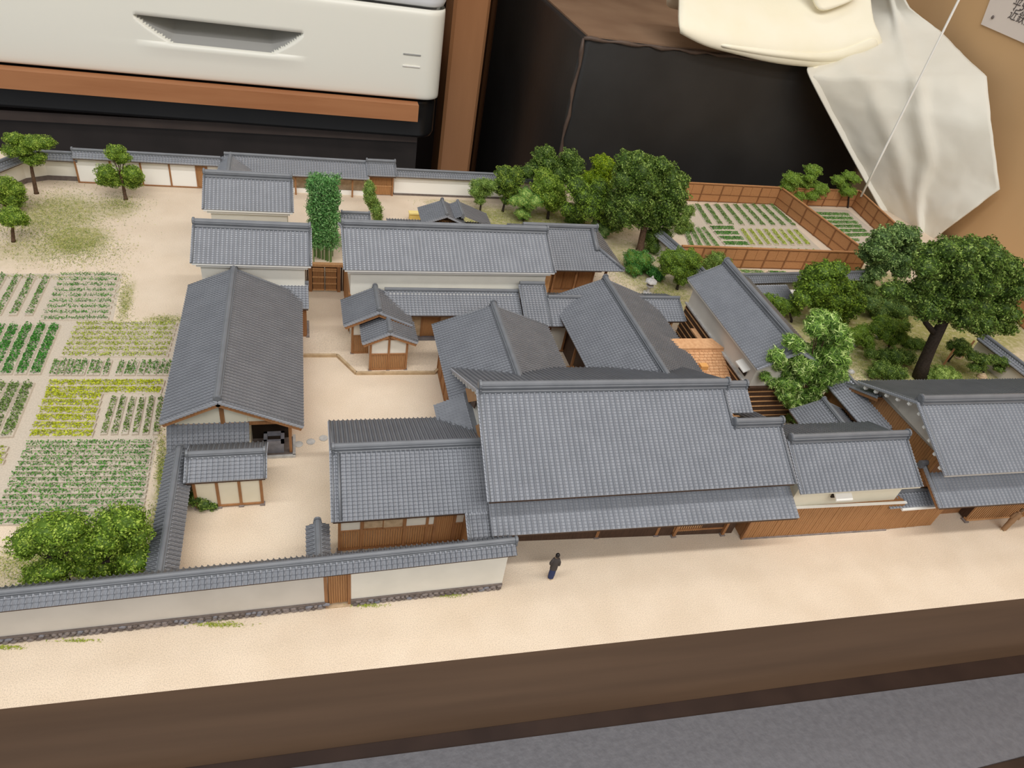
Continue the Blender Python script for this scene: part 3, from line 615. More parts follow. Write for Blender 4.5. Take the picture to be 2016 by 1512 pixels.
# --- storehouses (kura)
def kura(name, label, x, y, yaw, L, wf, zf, zr, pitch=.22, base=PLASTER, wb=None, skip_end=()):
    h = thing(name, label, 'storehouse', (x, y, 0), yaw); wb = wb or wf
    gable_roof(h, L, wf, wb, zf, zr, zf, 'hon', board=WHITE, pitch=pitch, rw=.36, rh=.34)
    rz = rz_gable(wf, wb, zf, zr, zf, .2); body(h, -L+.38, L-.38, -wf+.42, wb-.42, rz, base)
    for s, w_ in ((-1, wf), (1, wb)):
        q = MB(); n = round(2*L/pitch)
        for i in range(n):     # plastered eave: a scalloped soffit below each tile row
            xx = -L+(i+.5)*2*L/n; y0 = s*(w_-.07); q.box(xx-.075, xx+.075, min(y0, y0-s*.25), max(y0, y0-s*.25), zf-.17, zf-.05)
        q.build('eave_plaster', WHITE, h, kind='stuff')
        y0 = s*(w_-.2); MB().box(-L+.2, L-.2, min(y0, y0-s*.3), max(y0, y0-s*.3), zf-.34, zf-.13).build('eave_moulding', WHITE, h)
    return h
k1 = kura('storehouse', 'small white storehouse in the rear row, behind another one of its size', -3.32, 41.87, .6, 2.5, 2.16, 4.3, 5.36)
k2 = kura('storehouse', 'small white storehouse between the long barn and the rear storehouse', -2.78, 35.38, -.57, 2.95, 2.06, 4.5, 5.52)
k3 = kura('long_storehouse', 'longest white-walled storehouse, right of the wooden gate and bamboo', 7.78, 35.68, .81, 6.01, 2.6, 4.5, 5.71, .23)
boards(k3, (-5.65, 2.1), (-5.65, -2.1), .1, 2.6, .14, BOARD, .05)
MB().box(-5.72, -5.6, -2.2, 2.2, 2.58, 2.7).build('rail', WOOD, k3); MB().box(-5.62, 5.62, -2.24, -2.16, .0, .25).build('base_stone', STONE, k3)
# --- right storehouse, ridge running away from the street
h = thing('tall_storehouse', 'grey-walled storehouse with dark boarded base right of the court with the orange roof', 'storehouse', (24.67, 28.64, 0), 89.69)
gable_roof(h, 4.48, 2.21, 2.20, 4.32, 5.42, 4.30, 'hon', board=PLASTERG, pitch=.215, rw=.4, rh=.36)
rz = rz_gable(2.21, 2.2, 4.32, 5.42, 4.3, .2)
body(h, -4.05, 4.05, -1.8, 1.8, rz, PLASTERG)
MB().box(-4.1, 4.1, -1.85, 1.85, 0, 2.72).build('boarded_base', WOODD, h)
for i in range(7):
    z = .25+i*.36
    MB().box(-4.13, 4.13, 1.85, 1.9, z, z+.045).build('batten', WOODL, h); MB().box(-4.15, -4.1, -1.87, 1.87, z, z+.045).build('batten', WOODL, h)
MB().box(-4.18, 4.18, 1.8, 1.95, 2.7, 2.8).build('drip_board', STONEL, h); MB().box(-4.22, -4.05, -1.9, 1.95, 2.7, 2.8).build('drip_board', WOODD, h)
w_ = MB().box(-3.45, -2.75, 1.78, 1.86, 3.0, 3.5).build('window', DARK, h); q = MB()
q.hexa([(-3.6, 1.78, 3.5), (-2.65, 1.78, 3.5), (-2.65, 2.15, 3.36), (-3.6, 2.15, 3.36), (-3.6, 1.78, 3.62), (-2.65, 1.78, 3.62), (-2.65, 2.15, 3.42), (-3.6, 2.15, 3.42)]); q.build('window_hood', WHITE, w_)
# --- reception house behind the long storehouse
h = thing('reception_house', 'hipped tile-roofed house with a veranda at the right end of the long storehouse', 'house', (15.6, 39.1, 0), .6)
zr, ze, wf = 4.3, 2.9, 2.95; xh, xe = 2.75, 4.15; L = math.hypot(wf, zr-ze); zg = 3.62; vg = L*(zg-ze)/(zr-ze)
clipf = lambda x: (0, L+1) if x < xh else (0, vg*(xe-x)/(xe-xh))
tile_slope(h, -2.4, xe, -wf, ze, 0, zr, 'san', .2, clip=clipf); tile_slope(h, -2.4, xe, wf, ze, 0, zr, 'san', .2, clip=clipf)
yg = wf*(zr-zg)/(zr-ze); Lh = math.hypot(xe-xh, zg-ze)
o = tile_slope(h, -wf, wf, 0, ze, xe-xh, zg, 'san', .2, clip=lambda x: (0, Lh*min(1.05, (wf-abs(x))/(wf-yg))), name='hip_tiles'); place(o, xe, 0, 90)
slab(h, -2.3, 2.6, -wf+.04, ze, 0, zr, WOODD); slab(h, -2.3, 2.6, wf-.04, ze, 0, zr, WOODD)
mb = MB(); n4 = [(xh, -yg, zg-.1), (xe-.05, -wf+.05, ze-.08), (xe-.05, wf-.05, ze-.08), (xh, yg, zg-.1), (2.4, -wf+.05, ze-.08), (2.4, wf-.05, ze-.08)]
mb.add(n4, [(0, 1, 2, 3), (0, 4, 1), (3, 2, 5), (4, 5, 2, 1)]); mb.build('hip_board', WOODD, h)
ridge(h, -2.3, 2.85, 0, zr+.04, .34, .3, (0, 1))
for s in (-1, 1):
    MB().tube([(xh-.25, s*.1, zr+.1), (xh-.25, s*(yg+.25), zg+.06)], [.14, .14], 8).build('descending_ridge', TILED, h, True)
    MB().tube([(xh-.1, s*yg, zg+.1), (xe-.02, s*(wf-.03), ze+.12)], [.12, .12], 8).build('corner_ridge', TILED, h, True)
MB().add([(xh-.1, -yg, zg), (xh-.1, yg, zg), (xh-.1, 0, zr), (xh-.2, -yg, zg), (xh-.2, yg, zg), (xh-.2, 0, zr)], [(0, 1, 2), (5, 4, 3), (0, 3, 4, 1), (1, 4, 5, 2), (2, 5, 3, 0)]).build('gable_plaster', PLASTER, h)
MB().box(-2.2, 3.0, -1.2, 2.4, 0, 3.2).build('wall_body', WOODD, h)
MB().box(-1.0, 3.3, -2.3, -1.2, .3, .42).build('veranda_floor', WOODL, h)
facade(h, (-.2, -1.22), (2.9, -1.22), 2.85, [(.33, 'D'), (.66, 'D'), (1, 'D')], z0=.42)
for x in (-.3, 1.2, 3.25): MB().box(x-.07, x+.07, -2.32, -2.18, .0, 2.95).build('veranda_post', WOOD, h)
MB().box(-1.05, -.55, -2.35, -2.2, 0, 2.9).build('screen_board', WOODL, h)
# --- gate between the storehouses
g = P(640, 573); h = thing('wooden_gate', 'double-leaf brown wooden gate between two white storehouses, in front of the bamboo', 'gate', (g[0], g[1], 0), -1)
zt = onY(640, 521, g[1])[2]
MB().bar((-1.25, 0, zt), (1.25, 0, zt), .28, .16).build('lintel', WOODL, h)
for x in (-.86, .82): MB().box(x-.1, x+.1, -.1, .12, 0, zt-.05).build('gate_post', WOOD, h)
for x0_, x1_ in ((-1.3, -.96), (.92, 1.3)): boards(h, (x0_, .02), (x1_, .02), .05, zt-.1, .12, WOODD, .05, (0, -1), 'side_boards')
for x0_, x1_ in ((-.76, -.02), (.0, .72)):
    dl = MB().box(x0_, x1_, -.02, .04, .06, zt-.16).build('gate_leaf', WOODD, h)
    boards(dl, (x0_+.05, -.02), (x1_-.05, -.02), .1, zt-.2, .075, BOARD, .03, (0, -1), 'leaf_boards')
    q = MB()
    for zz_ in (.1, .55, 1.0, 1.45, zt-.3): q.box(x0_+.03, x1_-.03, -.10, -.03, zz_, zz_+.08)
    q.build('leaf_rails', WOODL, dl)
# --- corridor roof in front of the long storehouse
def lean(name, label, cat, x, y, rz, x0, x1, ye, ze, yr, zr, wall, style='san', pitch=.2, rg=True, ve=(1, 1)):
    h = thing(name, label, cat, (x, y, 0), rz); tile_slope(h, x0, x1, ye, ze, yr, zr, style, pitch); slab(h, x0+.04, x1-.04, ye+.03, ze, yr, zr, WOODD)
    if rg: MB().extr([(yr+q[0]*.7, zr+.02+q[1]*.7) for q in ridge_prof()], x0+.02, x1-.02).build('roof_ridge', TILED, h)
    for e, xx, s in ((0, x0, -1), (1, x1, 1)):
        if ve[e]: verge(h, xx, s, ye, ze, yr, zr)
    if wall: wall(h)
    return h
def w1(h):
    MB().box(4.2, 11.7, 32.7, 33.3, 0, 2.75).build('wall_body', WOODD, h)
    facade(h, (5.0, 32.68), (9.2, 32.68), 2.6, [(.28, 'P'), (.52, 'D'), (.76, 'P'), (1, 'K')], plaster=STONET)
    MB().box(4.2, 11.5, 32.95, 33.4, 2.6, 3.05).build('rear_wall', PLASTER, h)
lean('corridor_house', 'long low lean-to roof along the foot of the long white storehouse', 'house', 0, 0, 0, 4.0, 11.78, 31.65, 2.5, 33.15, 3.1, w1, ve=(0, 0))
def w2(h):
    MB().box(11.9, 13.2, 32.0, 33.0, 0, 2.9).build('wall_body', WOODD, h)
lean('raised_corridor_block', 'short higher roof block between the corridor roof and the ridge beside it', 'house', 0, 0, 0, 11.75, 13.32, 30.62, 2.5, 33.2, 3.62, w2, ve=(1, 1))
def w3(h):
    MB().box(13.1, 16.5, 31.9, 33.0, 0, 2.7).build('wall_body', PLASTERG, h)
    facade(h, (12.6, 31.5), (15.3, 31.5), 2.6, [(.36, 'P'), (.75, 'P'), (1, 'K')], plaster=PLASTER, stones=False)
    tile_slope(h, 13.3, 16.9, 33.9, 2.55, 32.28, 3.3, 'san', .2, name='rear_tiles')
lean('link_house', 'low roof joining the raised corridor block to the long ridged house', 'house', 0, 0, 0, 13.3, 17.0, 30.6, 2.5, 32.28, 3.3, w3, ve=(0, 0))
def w4(h):
    MB().box(18.4, 21.4, 31.9, 33.0, 0, 2.5).build('wall_body', WOODD, h)
    MB().box(21.35, 21.5, 31.45, 31.6, 0, 2.5).build('post', WOODL, h)
    tile_slope(h, 18.4, 22.15, 34.2, 2.4, 32.75, 3.02, 'san', .2, name='rear_tiles')
lean('right_wing_house', 'short tile-roofed wing reaching right towards the tall grey storehouse', 'house', 0, 0, 0, 18.4, 22.2, 31.25, 2.4, 32.75, 3.02, w4, ve=(0, 1))
# --- small paired roofs by the terrace
h = thing('small_entrance_house', 'small roof behind the front gable on the terrace', 'house', (3.51, 32.02, 0), 90.87)
h['label'] = 'rear one of the two small gabled houses on the sandy terrace'
gable_roof(h, 1.22, 1.81, 1.82, 2.39, 3.25, 2.40, barge=WOOD, pitch=.19, rw=.26, rh=.2)
body(h, -.55, 1.1, -1.45, 1.3, rz_gable(1.81, 1.82, 2.39, 3.25, 2.4, .2), PLASTER)
facade(h, (-.58, 1.32), (-.58, -1.4), 2.35, [(.36, 'PB'), (.7, 'PB'), (1, 'PB')], zm=1.3, z0=.14)
h = thing('small_entrance_house', 'front one of the two small gabled houses, facing the sandy court', 'house', (4.0, 30.55, 0), 90.51)
gable_roof(h, .95, 1.48, 1.42, 2.12, 2.74, 2.10, barge=WOOD, pitch=.19, rw=.26, rh=.2)
body(h, -.6, 1.0, -.92, .9, rz_gable(1.48, 1.42, 2.12, 2.74, 2.1, .2), PLASTER)
facade(h, (-.63, .95), (-.63, -.98), 2.28, [(.5, 'PB'), (1, 'PB')], zm=1.18, z0=.14)
MB().box(-.75, -.6, -.03, .03, 2.2, 2.45).build('gable_post', WOOD, h)
# --- centre house and long ridged house
h = thing('centre_house', 'broad tile-roofed house between the sandy terrace court and the inner court', 'house', (9.45, 27.89, 0), 89.64)
gable_roof(h, 2.41, 3.36, 3.18, 2.75, 4.11, 2.80, x0=-4.9, pitch=.2, verges=(0, 1), ends=(0, 1), rx=(-4.6, 2.3), rh=.28)
body(h, -4.5, 2.0, -2.75, 2.6, rz_gable(3.36, 3.18, 2.75, 4.11, 2.8, .2), WOOD)
facade(h, (2.0, 2.62), (-3.5, 2.62), 2.6, [(.2, 'B'), (.4, 'PB'), (.6, 'B'), (.8, 'PB'), (1, 'B')], stones=False)
h = thing('long_ridged_house', 'long tile-roofed house whose ridge runs back from the main shop roof', 'house', (17.08, 28.61, 0), 90.99)
gable_roof(h, 4.61, 3.55, 3.18, 2.66, 4.09, 2.80, x0=-6.0, pitch=.2, verges=(0, 1), ends=(0, 1), rx=(-5.7, 4.5), rh=.28)
body(h, -5.6, 4.2, -2.9, 2.3, rz_gable(3.55, 3.18, 2.66, 4.09, 2.8, .2), WOODD)
MB().box(-3.6, 1.0, 2.3, 2.95, .3, .42).build('veranda_floor', WOODL, h)
for x in (-1.8, .2): MB().box(x-.06, x+.06, 2.8, 2.92, 0, 2.7).build('veranda_post', WOOD, h)
# --- shingle roof
h = thing('shingle_roof_house', 'small house with an orange shingle roof beside the tall grey storehouse', 'house', (0, 0, 0))
nC = 11; ye, ze, yr, zr = 26.0, 2.0, 27.85, 2.85; L = math.hypot(yr-ye, zr-ze)
for c in range(nC):     # each course of shingles, split into single pieces
    q = MB(); u = 19.3+(.0 if c % 2 else -.1)
    a0 = c/nC; a1 = (c+1.35)/nC
    while u < 23.1:
        wv = random.uniform(.2, .36); u1 = min(23.1, u+wv); j = random.uniform(0, .02)
        y0, z0, y1, z1 = ye+(yr-ye)*a0, ze+(zr-ze)*a0, ye+(yr-ye)*a1, ze+(zr-ze)*a1
        q.hexa([(u+.01, y0, z0-.02), (u1-.01, y0, z0-.02), (u1-.01, y1, z1-.06), (u+.01, y1, z1-.06), (u+.01, y0, z0+.05+j), (u1-.01, y0, z0+.05+j), (u1-.01, y1, z1-.01), (u+.01, y1, z1-.01)]); u = u1
    q.build('shingle_course', SHINGLE, h, kind='stuff')
slab(h, 19.3, 23.05, ye+.03, ze, yr, zr, WOODL)
MB().hexa([(19.2, 27.75, 2.8), (22.85, 27.75, 2.8), (22.4, 28.55, 2.9), (19.2, 28.55, 2.9), (19.2, 27.75, 3.0), (22.85, 27.75, 3.0), (22.4, 28.55, 3.1), (19.2, 28.55, 3.1)]).build('ridge_board', SHINGLE, h)
MB().box(21.0, 21.45, 26.6, 26.95, 2.3, 2.58).build('repair_board', mat('pale_shingle', (222, 164, 98), .7), h)
MB().box(19.5, 22.6, 26.5, 28.3, 0, 2.2).build('wall_body', WOODD, h)
q = MB(); q.bar((22.4, 30.6, 2.3), (22.4, 29.5, 2.3), .3, .08); q.build('short_plank', SHINGLE, h)
# --- right annex with boarded base
h = thing('boarded_annex', 'white-walled annex with brown boarded base between the main shop and the far right house', 'house', (23.97, 18.42, 0), -1.05)
gable_roof(h, 3.3, 2.15, 2.18, 3.6, 4.76, 3.63, 'hon', board=PLASTERC, pitch=.24, rw=.36, rh=.34)
body(h, -2.95, 3.05, -1.58, 1.8, rz_gable(2.15, 2.18, 3.6, 4.76, 3.63, .2), PLASTERC)
inv = parent_inv(h); A = inv @ Vector(P(1459, 1060)); B = inv @ Vector(P(1742, 1042)); zc = onY(1660, 996.5, 16.65)[2]
boards(h, (A.x, A.y), (B.x, B.y), .06, zc, .13, BOARD, .04, (0, -1)); MB().hexa([(A.x, A.y, 0), (B.x, B.y, 0), (B.x, B.y+.5, 0), (A.x, A.y+1.2, 0), (A.x, A.y, zc-.02), (B.x, B.y, zc-.02), (B.x, B.y+.5, zc-.02), (A.x, A.y+1.2, zc-.02)]).build('base_wall', WOOD, h)
q = MB(); q.bar((A.x+1.8, A.y-.02, zc+.02), (B.x, B.y-.02, zc+.02), .12, .07); q.build('drip_board', WHITE, h)
q = MB(); q.bar((A.x-.02, A.y-.04, .03), (B.x, B.y-.04, .03), .1, .09); q.build('base_stone', STONE, h)
q = MB(); q.box(A.x-.06, A.x+.05, A.y-.08, A.y+.04, 0, zc); q.build('corner_post', WOOD, h)
w_ = MB().box(-.05+.0, .75, -1.78, -1.7, 2.75, 3.2).build('window', DARK, h); q = MB()
wx = (inv @ Vector(onY(1650, 980, 16.65))).x
q.hexa([(wx-.45, -1.75, 3.12), (wx+.45, -1.75, 3.12), (wx+.5, -2.1, 2.86), (wx-.4, -2.1, 2.86), (wx-.45, -1.75, 3.22), (wx+.45, -1.75, 3.22), (wx+.5, -2.1, 2.94), (wx-.4, -2.1, 2.94)]); q.build('window_hood', WHITE, w_)
for k in range(4): MB().bar((wx-.4+.27*k, -1.77, 3.24), (wx-.36+.28*k, -2.1, 2.96), .05, .04).build('hood_rib', STONE, w_) if False else None
for v in w_.data.vertices: v.co.x += wx-.35
# --- board fence joining the annex to the far right house
A = P(1742, 1041); B = P(1830, 1033); h = thing('board_fence', 'short brown board fence with a small tiled coping right of the boarded annex', 'fence', (A[0], A[1], 0), math.degrees(math.atan2(B[1]-A[1], B[0]-A[0])))
LF = np.linalg.norm((B-A)[:2]); zc = onY(1805, 996, 16.6)[2]
boards(h, (0, 0), (LF, 0), .04, zc, .13, BOARD, .05, (0, -1)); MB().box(0, LF, 0, .2, 0, zc).build('fence_wall', WOOD, h); MB().box(-.1, LF, -.2, .02, zc-.02, zc+.09).build('white_coping', WHITE, h)
tile_slope(h, -.9, LF+.05, -.12, zc+.12, .55, zc+.46, 'san', .2); tile_slope(h, -.9, LF+.05, 1.1, zc+.14, .55, zc+.46, 'san', .2); MB().extr([(.55+q[0]*.6, zc+.47+q[1]*.6) for q in ridge_prof()], -.9, LF+.05).build('roof_ridge', TILED, h); MB().box(-.8, LF, .2, .9, 0, zc+.2).build('rear_wall', WOOD, h)
# --- far right house
h = thing('far_right_house', 'big house cut by the right edge, with a brown boarded gable and lattice front', 'house', (33.51, 19.31, 0), -1.22)
wf, wb, zf, zr, zb = 3.33, 3.6, 4.4, 5.96, 4.25
gable_roof(h, 5.5, wf, wb, zf, zr, zb, 'hon', board=PLASTERG, x1=12.0, pitch=.24, rw=.4, rh=.36)
rz = rz_gable(wf, wb, zf, zr, zb, .3)
body(h, -4.75, 11.5, -2.2, 3.0, rz, WOOD)
boards(h, (-4.77, 3.0), (-4.77, -2.2), .05, 4.45, .14, BOARD, .04)
body(h, -4.86, -4.76, -2.9, 3.2, lambda y: rz(y)+.1, PLASTERG, z0=4.45, name='gable_plaster')
for i in range(5):
    for s, w_, zz_ in ((-1, wf, zf), (1, wb, zb)):
        t_ = (i+.6)/5.4; MB().box(-5.46, -5.28, s*w_*t_-.07, s*w_*t_+.07, zr-(zr-zz_)*t_-.30, zr-(zr-zz_)*t_-.15).build('purlin_end', WHITE, h)
inv = parent_inv(h); la = inv @ Vector(P(1851, 1000.5, 2.6)); lb = inv @ Vector(P(2016, 990, 2.6)); yw = math.degrees(math.atan2(lb.y-la.y, lb.x-la.x))
for o in (tile_slope(h, 0, 15, 0, 2.6, 2.05, 3.5, 'hon', name='lower_roof_tiles'), slab(h, .05, 15, .02, 2.6, 2.05, 3.5, WOODD, name='lower_roof_board')): place(o, la.x, la.y, yw)
old_ = set(h.children); verge(h, 0, -1, 0, 2.6, 2.05, 3.5, WOOD)
for o in set(h.children)-old_: place(o, la.x, la.y, yw)
o = MB().extr([(2.0+q[0]*.8, 3.5+q[1]*.8) for q in ridge_prof()], -.25, .5).build('lower_roof_ridge', TILED, h); place(o, la.x, la.y, yw)
g0 = inv @ Vector(P(1901, 1027)); g1 = inv @ Vector(P(2016, 1020)); u = Vector((g1.x-g0.x, g1.y-g0.y, 0)).normalized()
MB().box(g0.x, g0.x+9, g0.y+.12, g0.y+1.2, .1, 2.7).build('lattice_bay', WOODD, h)
for i in range(28): MB().box(g0.x+i*.15, g0.x+i*.15+.05, g0.y+.02+u.y/u.x*i*.15, g0.y+.14, .12, 2.6).build('lattice_bar', WOODL, h)
MB().box(g0.x-.05, g0.x+9, g0.y-.02, g0.y+.2, .05, .17).build('lattice_sill', WOODL, h)
MB().box(g0.x-.15, g0.x+.1, g0.y-.1, g0.y+.2, -.01, .08).build('base_stone', STONE, h)
# --- low roofs between annex, storehouse and far right house
h = thing('back_court_house', 'low tile roof with a ridge behind the boarded annex, under the bright needle-leaved tree', 'house', (0, 0, 0))
a, b = P(1633, 800, 3.3), P(1661, 838, 3.3)
place(h, (a[0]+b[0])/2, (a[1]+b[1])/2, 88); LR = np.linalg.norm((b-a)[:2])/2
gable_roof(h, LR+.6, 1.6, 1.7, 2.5, 3.2, 2.5, pitch=.2, x0=-LR-1.2, verges=(0, 1), rw=.26, rh=.2); body(h, -LR, LR, -1.2, 1.2, rz_gable(1.6, 1.7, 2.5, 3.2, 2.5, .2), WOODD)
h = thing('side_pent_house', 'low tiled pent roof leaning on the brown gable of the far right house', 'house', (0, 0, 0))
a, b = P(1654, 790, 3.0), P(1687, 834, 3.0)
place(h, a[0], a[1], -90); LR = np.linalg.norm((b-a)[:2])
tile_slope(h, -1.9, LR+.9, 0, 3.0, 1.3, 3.45, 'san', .2); slab(h, -1.85, LR+.9, .03, 3.0, 1.3, 3.45, WOODD); MB().box(-1.6, LR+.6, .5, 1.2, 0, 3.0).build('wall_body', WOOD, h)
MB().box(-1.9, LR+.9, 1.25, 1.4, 3.4, 3.58).build('flashing', TILED, h)
h = thing('rear_right_house', 'low grey back roof stepping out left behind the brown gable of the far right house', 'house', (0, 0, 0))
place(h, 28.35, 21.7, -1.2)
tile_slope(h, 0, 15, 2.6, 3.15, 0, 4.3, 'san', .2); slab(h, .05, 15, 2.57, 3.15, 0, 4.3, WOOD); verge(h, 0, -1, 2.6, 3.15, 0, 4.3, WOOD)
MB().box(.4, 14.6, .1, 2.1, 0, 3.2).build('wall_body', PLASTERG, h)
# ---------------------------------------------------------------- perimeter walls with tiled coping
STONE_ME = []
for k in range(6):
    q = MB(); n = 7; r = [random.uniform(.75, 1.15) for _ in range(n)]
    vs = [(.5*r[i]*math.cos(2*math.pi*i/n), -.05, .5*r[i]*math.sin(2*math.pi*i/n)) for i in range(n)]+[(.36*r[i]*math.cos(2*math.pi*i/n), -.32, .36*r[i]*math.sin(2*math.pi*i/n)) for i in range(n)]
    q.add(vs, [(i, (i+1) % n, n+(i+1) % n, n+i) for i in range(n)]+[tuple(range(n, 2*n))])
    me = bpy.data.meshes.new('stone'); me.from_pydata(np.concatenate(q.v).tolist(), [], q.f); me.materials.append([STONE, STONE, STONED, STONE, SLATE, STONED][k]); STONE_ME.append(me)
def stones(parent, x0, x1, y, z0, z1, rows=2, slope=0.0, maxn=150):
    hgt = (z1-z0)/rows; n = 0
    for r in range(rows):
        x = x0+.05+.1*(r % 2)
        while x < x1-.08 and n < maxn:
            wv = random.uniform(.16, .30)
            o = bpy.data.objects.new('stone', random.choice(STONE_ME)); COL.objects.link(o); o.parent = parent
            o.location = (x+wv/2, y, z0+slope*x+hgt*(r+.5)+random.uniform(-.02, .02)); o.scale = (wv*1.02, .22, hgt*1.05); o.rotation_euler = (0, random.uniform(-.4, .4), 0); x += wv; n += 1
def coping(h, L, zt, half=.42, rise=.26, both=True, pitch=.2, x0=0, x1=None, ends=(1, 1)):
    x1 = L if x1 is None else x1
    tile_slope(h, x0, x1, -half, zt-rise, 0, zt, 'san', pitch); tile_slope(h, x0, x1, half, zt-rise, 0, zt, 'san', pitch)
    slab(h, x0+.02, x1-.02, -half+.03, zt-rise, 0, zt, WOODD, .06); slab(h, x0+.02, x1-.02, half-.03, zt-rise, 0, zt, WOODD, .06)
    ridge(h, x0, x1, 0, zt+.02, .26, .2, ends)
def run(name, label, cat, a, b, tilt=0.0):
    a = np.array(a[:2], float); b = np.array(b[:2], float); d = b-a
    h = thing(name, label, cat, (a[0], a[1], 0), math.degrees(math.atan2(d[1], d[0]))); h.rotation_euler.y = -tilt; return h, float(np.linalg.norm(d))
# front street wall
h, L = run('street_wall', 'long white street wall with tiled coping, stone footing and a small brown door', 'wall', (-16, 15.72), (7.28, 15.72), .020)
X = lambda wx: wx+16
zt = 2.42-.0
coping(h, L, zt, .44, .28, x0=0, x1=X(7.5), ends=(0, 1))
def gl_(x): return -.02*x          # the wall top climbs a little; the ground stays level
def sloped(x0, x1, y0, y1, z0, z1, flat_top=None):
    t0, t1 = (z1+gl_(x0), z1+gl_(x1)) if flat_top is None else (flat_top, flat_top)
    return MB().hexa([(x0, y0, z0+gl_(x0)), (x1, y0, z0+gl_(x1)), (x1, y1, z0+gl_(x1)), (x0, y1, z0+gl_(x0)), (x0, y0, t0), (x1, y0, t1), (x1, y1, t1), (x0, y1, t0)])
for x0, x1 in ((0, X(.3)), (X(1.25), L)):
    sloped(x0, x1, -.13, .13, .36, 0, zt-.2).build('plaster_panel', PLASTERG if x0 == 0 else PLASTER, h)  # left stretch darker: shade and a glass reflection put into its plaster colour
    sloped(x0, x1, -.16, .16, 0, .36).build('footing', STONED, h)
    sloped(x0, x1, -.2, .16, .33, .39).build('footing_cap', STONED, h)
    stones(h, max(x0, X(-10.6)), x1, -.155, .02, .34, 2, slope=-.02)
dr = MB().box(X(.42), X(1.15), -.02, .05, -.2, 1.75).build('door', WOOD, h); boards(dr, (X(.44), -.02), (X(1.13), -.02), -.22, 1.7, .09, BOARD, .03, (0, -1), 'door_boards')
for x in (.34, 1.2): MB().box(X(x)-.06, X(x)+.06, -.14, .12, gl_(X(x)), 1.9).build('door_post', WOOD, h)
MB().box(X(.3), X(1.25), -.12, .12, 1.75, 1.9).build('door_lintel', WOOD, h)
MB().box(X(.3), X(1.25), -.2, .14, -.34, -.28).build('threshold', STONET, h)
# side wall between field and court
h, L = run('court_wall', 'tile-coped wall running back between the vegetable field and the front court', 'wall', (-5.30, 16.1), (-5.36, 22.6))
coping(h, L, 1.95, .52, .3, ends=(0, 1)); MB().box(0, L, -.12, .12, 0, 1.75).build('plaster_panel', PLASTERG, h); MB().box(0, L, -.15, .15, -.01, .2).build('footing', STONED, h)
h, L = run('stub_wall', 'short tile-coped stub wall standing off the inside of the street wall', 'wall', (.1, 16.0), (.09, 18.25))
coping(h, L, 1.85, .42, .22, ends=(0, 1)); MB().box(0, L-.1, -.1, .1, 0, 1.7).build('plaster_panel', PLASTER, h)
# rear-left walls
pts = [(-23.5, 40.5), (-20.6, 46.2), (-19.4, 49.3), (-18.4, 51.1), (-17.2, 51.75), (-15.2, 51.8)]
for i in range(len(pts)-1):
    h, L = run('rear_wall_bend', ['stretch of white rear wall cut by the left edge', 'white wall piece behind the two trees at the left edge', 'white wall piece left of the tallest thin-trunked tree', 'bend piece of the white rear wall at the far left corner', 'straight low piece of white rear wall beside the panelled wall'][i], 'wall', pts[i], pts[i+1])
    coping(h, L+.12, 1.85, .42, .3, x0=-.12, ends=(0, 0)); MB().box(0, L, -.12, .12, .25, 1.7).build('plaster_panel', PLASTER, h); MB().box(0, L, -.16, .16, 0, .32).build('footing', STONED, h)
h, L = run('panelled_rear_wall', 'rear wall of white panels between brown posts with a tiled coping', 'wall', (-15.25, 51.55), (-5.9, 51.65))
coping(h, L, 2.22, .5, .3, ends=(1, 0))
facade(h, (0, -.1), (L, -.1), 1.9, [((x+15.25)/9.35, k_) for x, k_ in ((-13.1, 'P'), (-11.2, 'P'), (-9.35, 'P'), (-7.9+.3, 'P'), (-6.9, 'D'), (-5.9, 'P'))], z0=.02, stones=False, plaster=WHITE)
MB().box(0, L, -.08, .12, 0, 2.0).build('wall_body', PLASTER, h)
# rear gallery with an open front
h, L = run('rear_gallery', 'long low tile-roofed gallery with open posts along the rear boundary', 'house', (-5.7, 52.0), (4.55, 52.1))
tile_slope(h, 0, L, -1.15, 1.62, .25, 2.3, 'san', .2); slab(h, .05, L, -1.12, 1.62, .25, 2.3, WOODD); ridge(h, 0, L, .25, 2.3, .3, .24, (0, 0)); MB().box(0, L, -.1, .4, 0, 2.1).build('rear_wall', STONET, h)
MB().box(4.4, L-.2, -.5, -.4, 0, .35).build('low_wall', WHITE, h)
for x in (4.9, 6.9, 9.05): MB().box(x-.06, x+.06, -.9, -.78, 0, 1.75).build('post', WOOD, h)
o1 = tile_slope(h, -.1, 3.6, -.75, 1.95, 0, 2.28, 'san', .2, name='wing_tiles'); o2 = tile_slope(h, -.1, 3.6, 1.4, 1.72, 0, 2.28, 'san', .2, name='wing_tiles'); o3 = MB().extr([(q[0]*.9, 2.27+q[1]*.8) for q in ridge_prof()], -.1, 3.6).build('wing_ridge', TILED, h); o4 = MB().box(.1, 3.4, -.3, .6, 0, 1.95).build('wing_wall', PLASTER, h)
for o in (o1, o2, o3, o4): place(o, .45, .3, -90)
h, L = run('rear_gate', 'small tile-roofed rear gate with a brown door beside the long gallery', 'gate', (4.45, 51.75), (6.65, 51.85))
tile_slope(h, 0, L, -.62, 1.86, .45, 2.45, 'san', .18); tile_slope(h, 0, L, 1.3, 1.9, .45, 2.45, 'san', .18); slab(h, .05, L-.05, -.6, 1.86, .45, 2.45, WOODD); ridge(h, .05, L-.05, .45, 2.5, .28, .24); verge(h, 0, -1, -.62, 1.86, .45, 2.45); verge(h, L, 1, -.62, 1.86, .45, 2.45)
d_ = MB().box(.35, 1.95, .02, .1, .05, 1.95).build('gate_door', WOOD, h); boards(d_, (.4, .02), (1.9, .02), .08, 1.9, .12, BOARD, .03, (0, -1), 'door_boards'); MB().box(.35, 1.95, -.04, .02, .75, .85).build('door_rail', WOODL, d_)
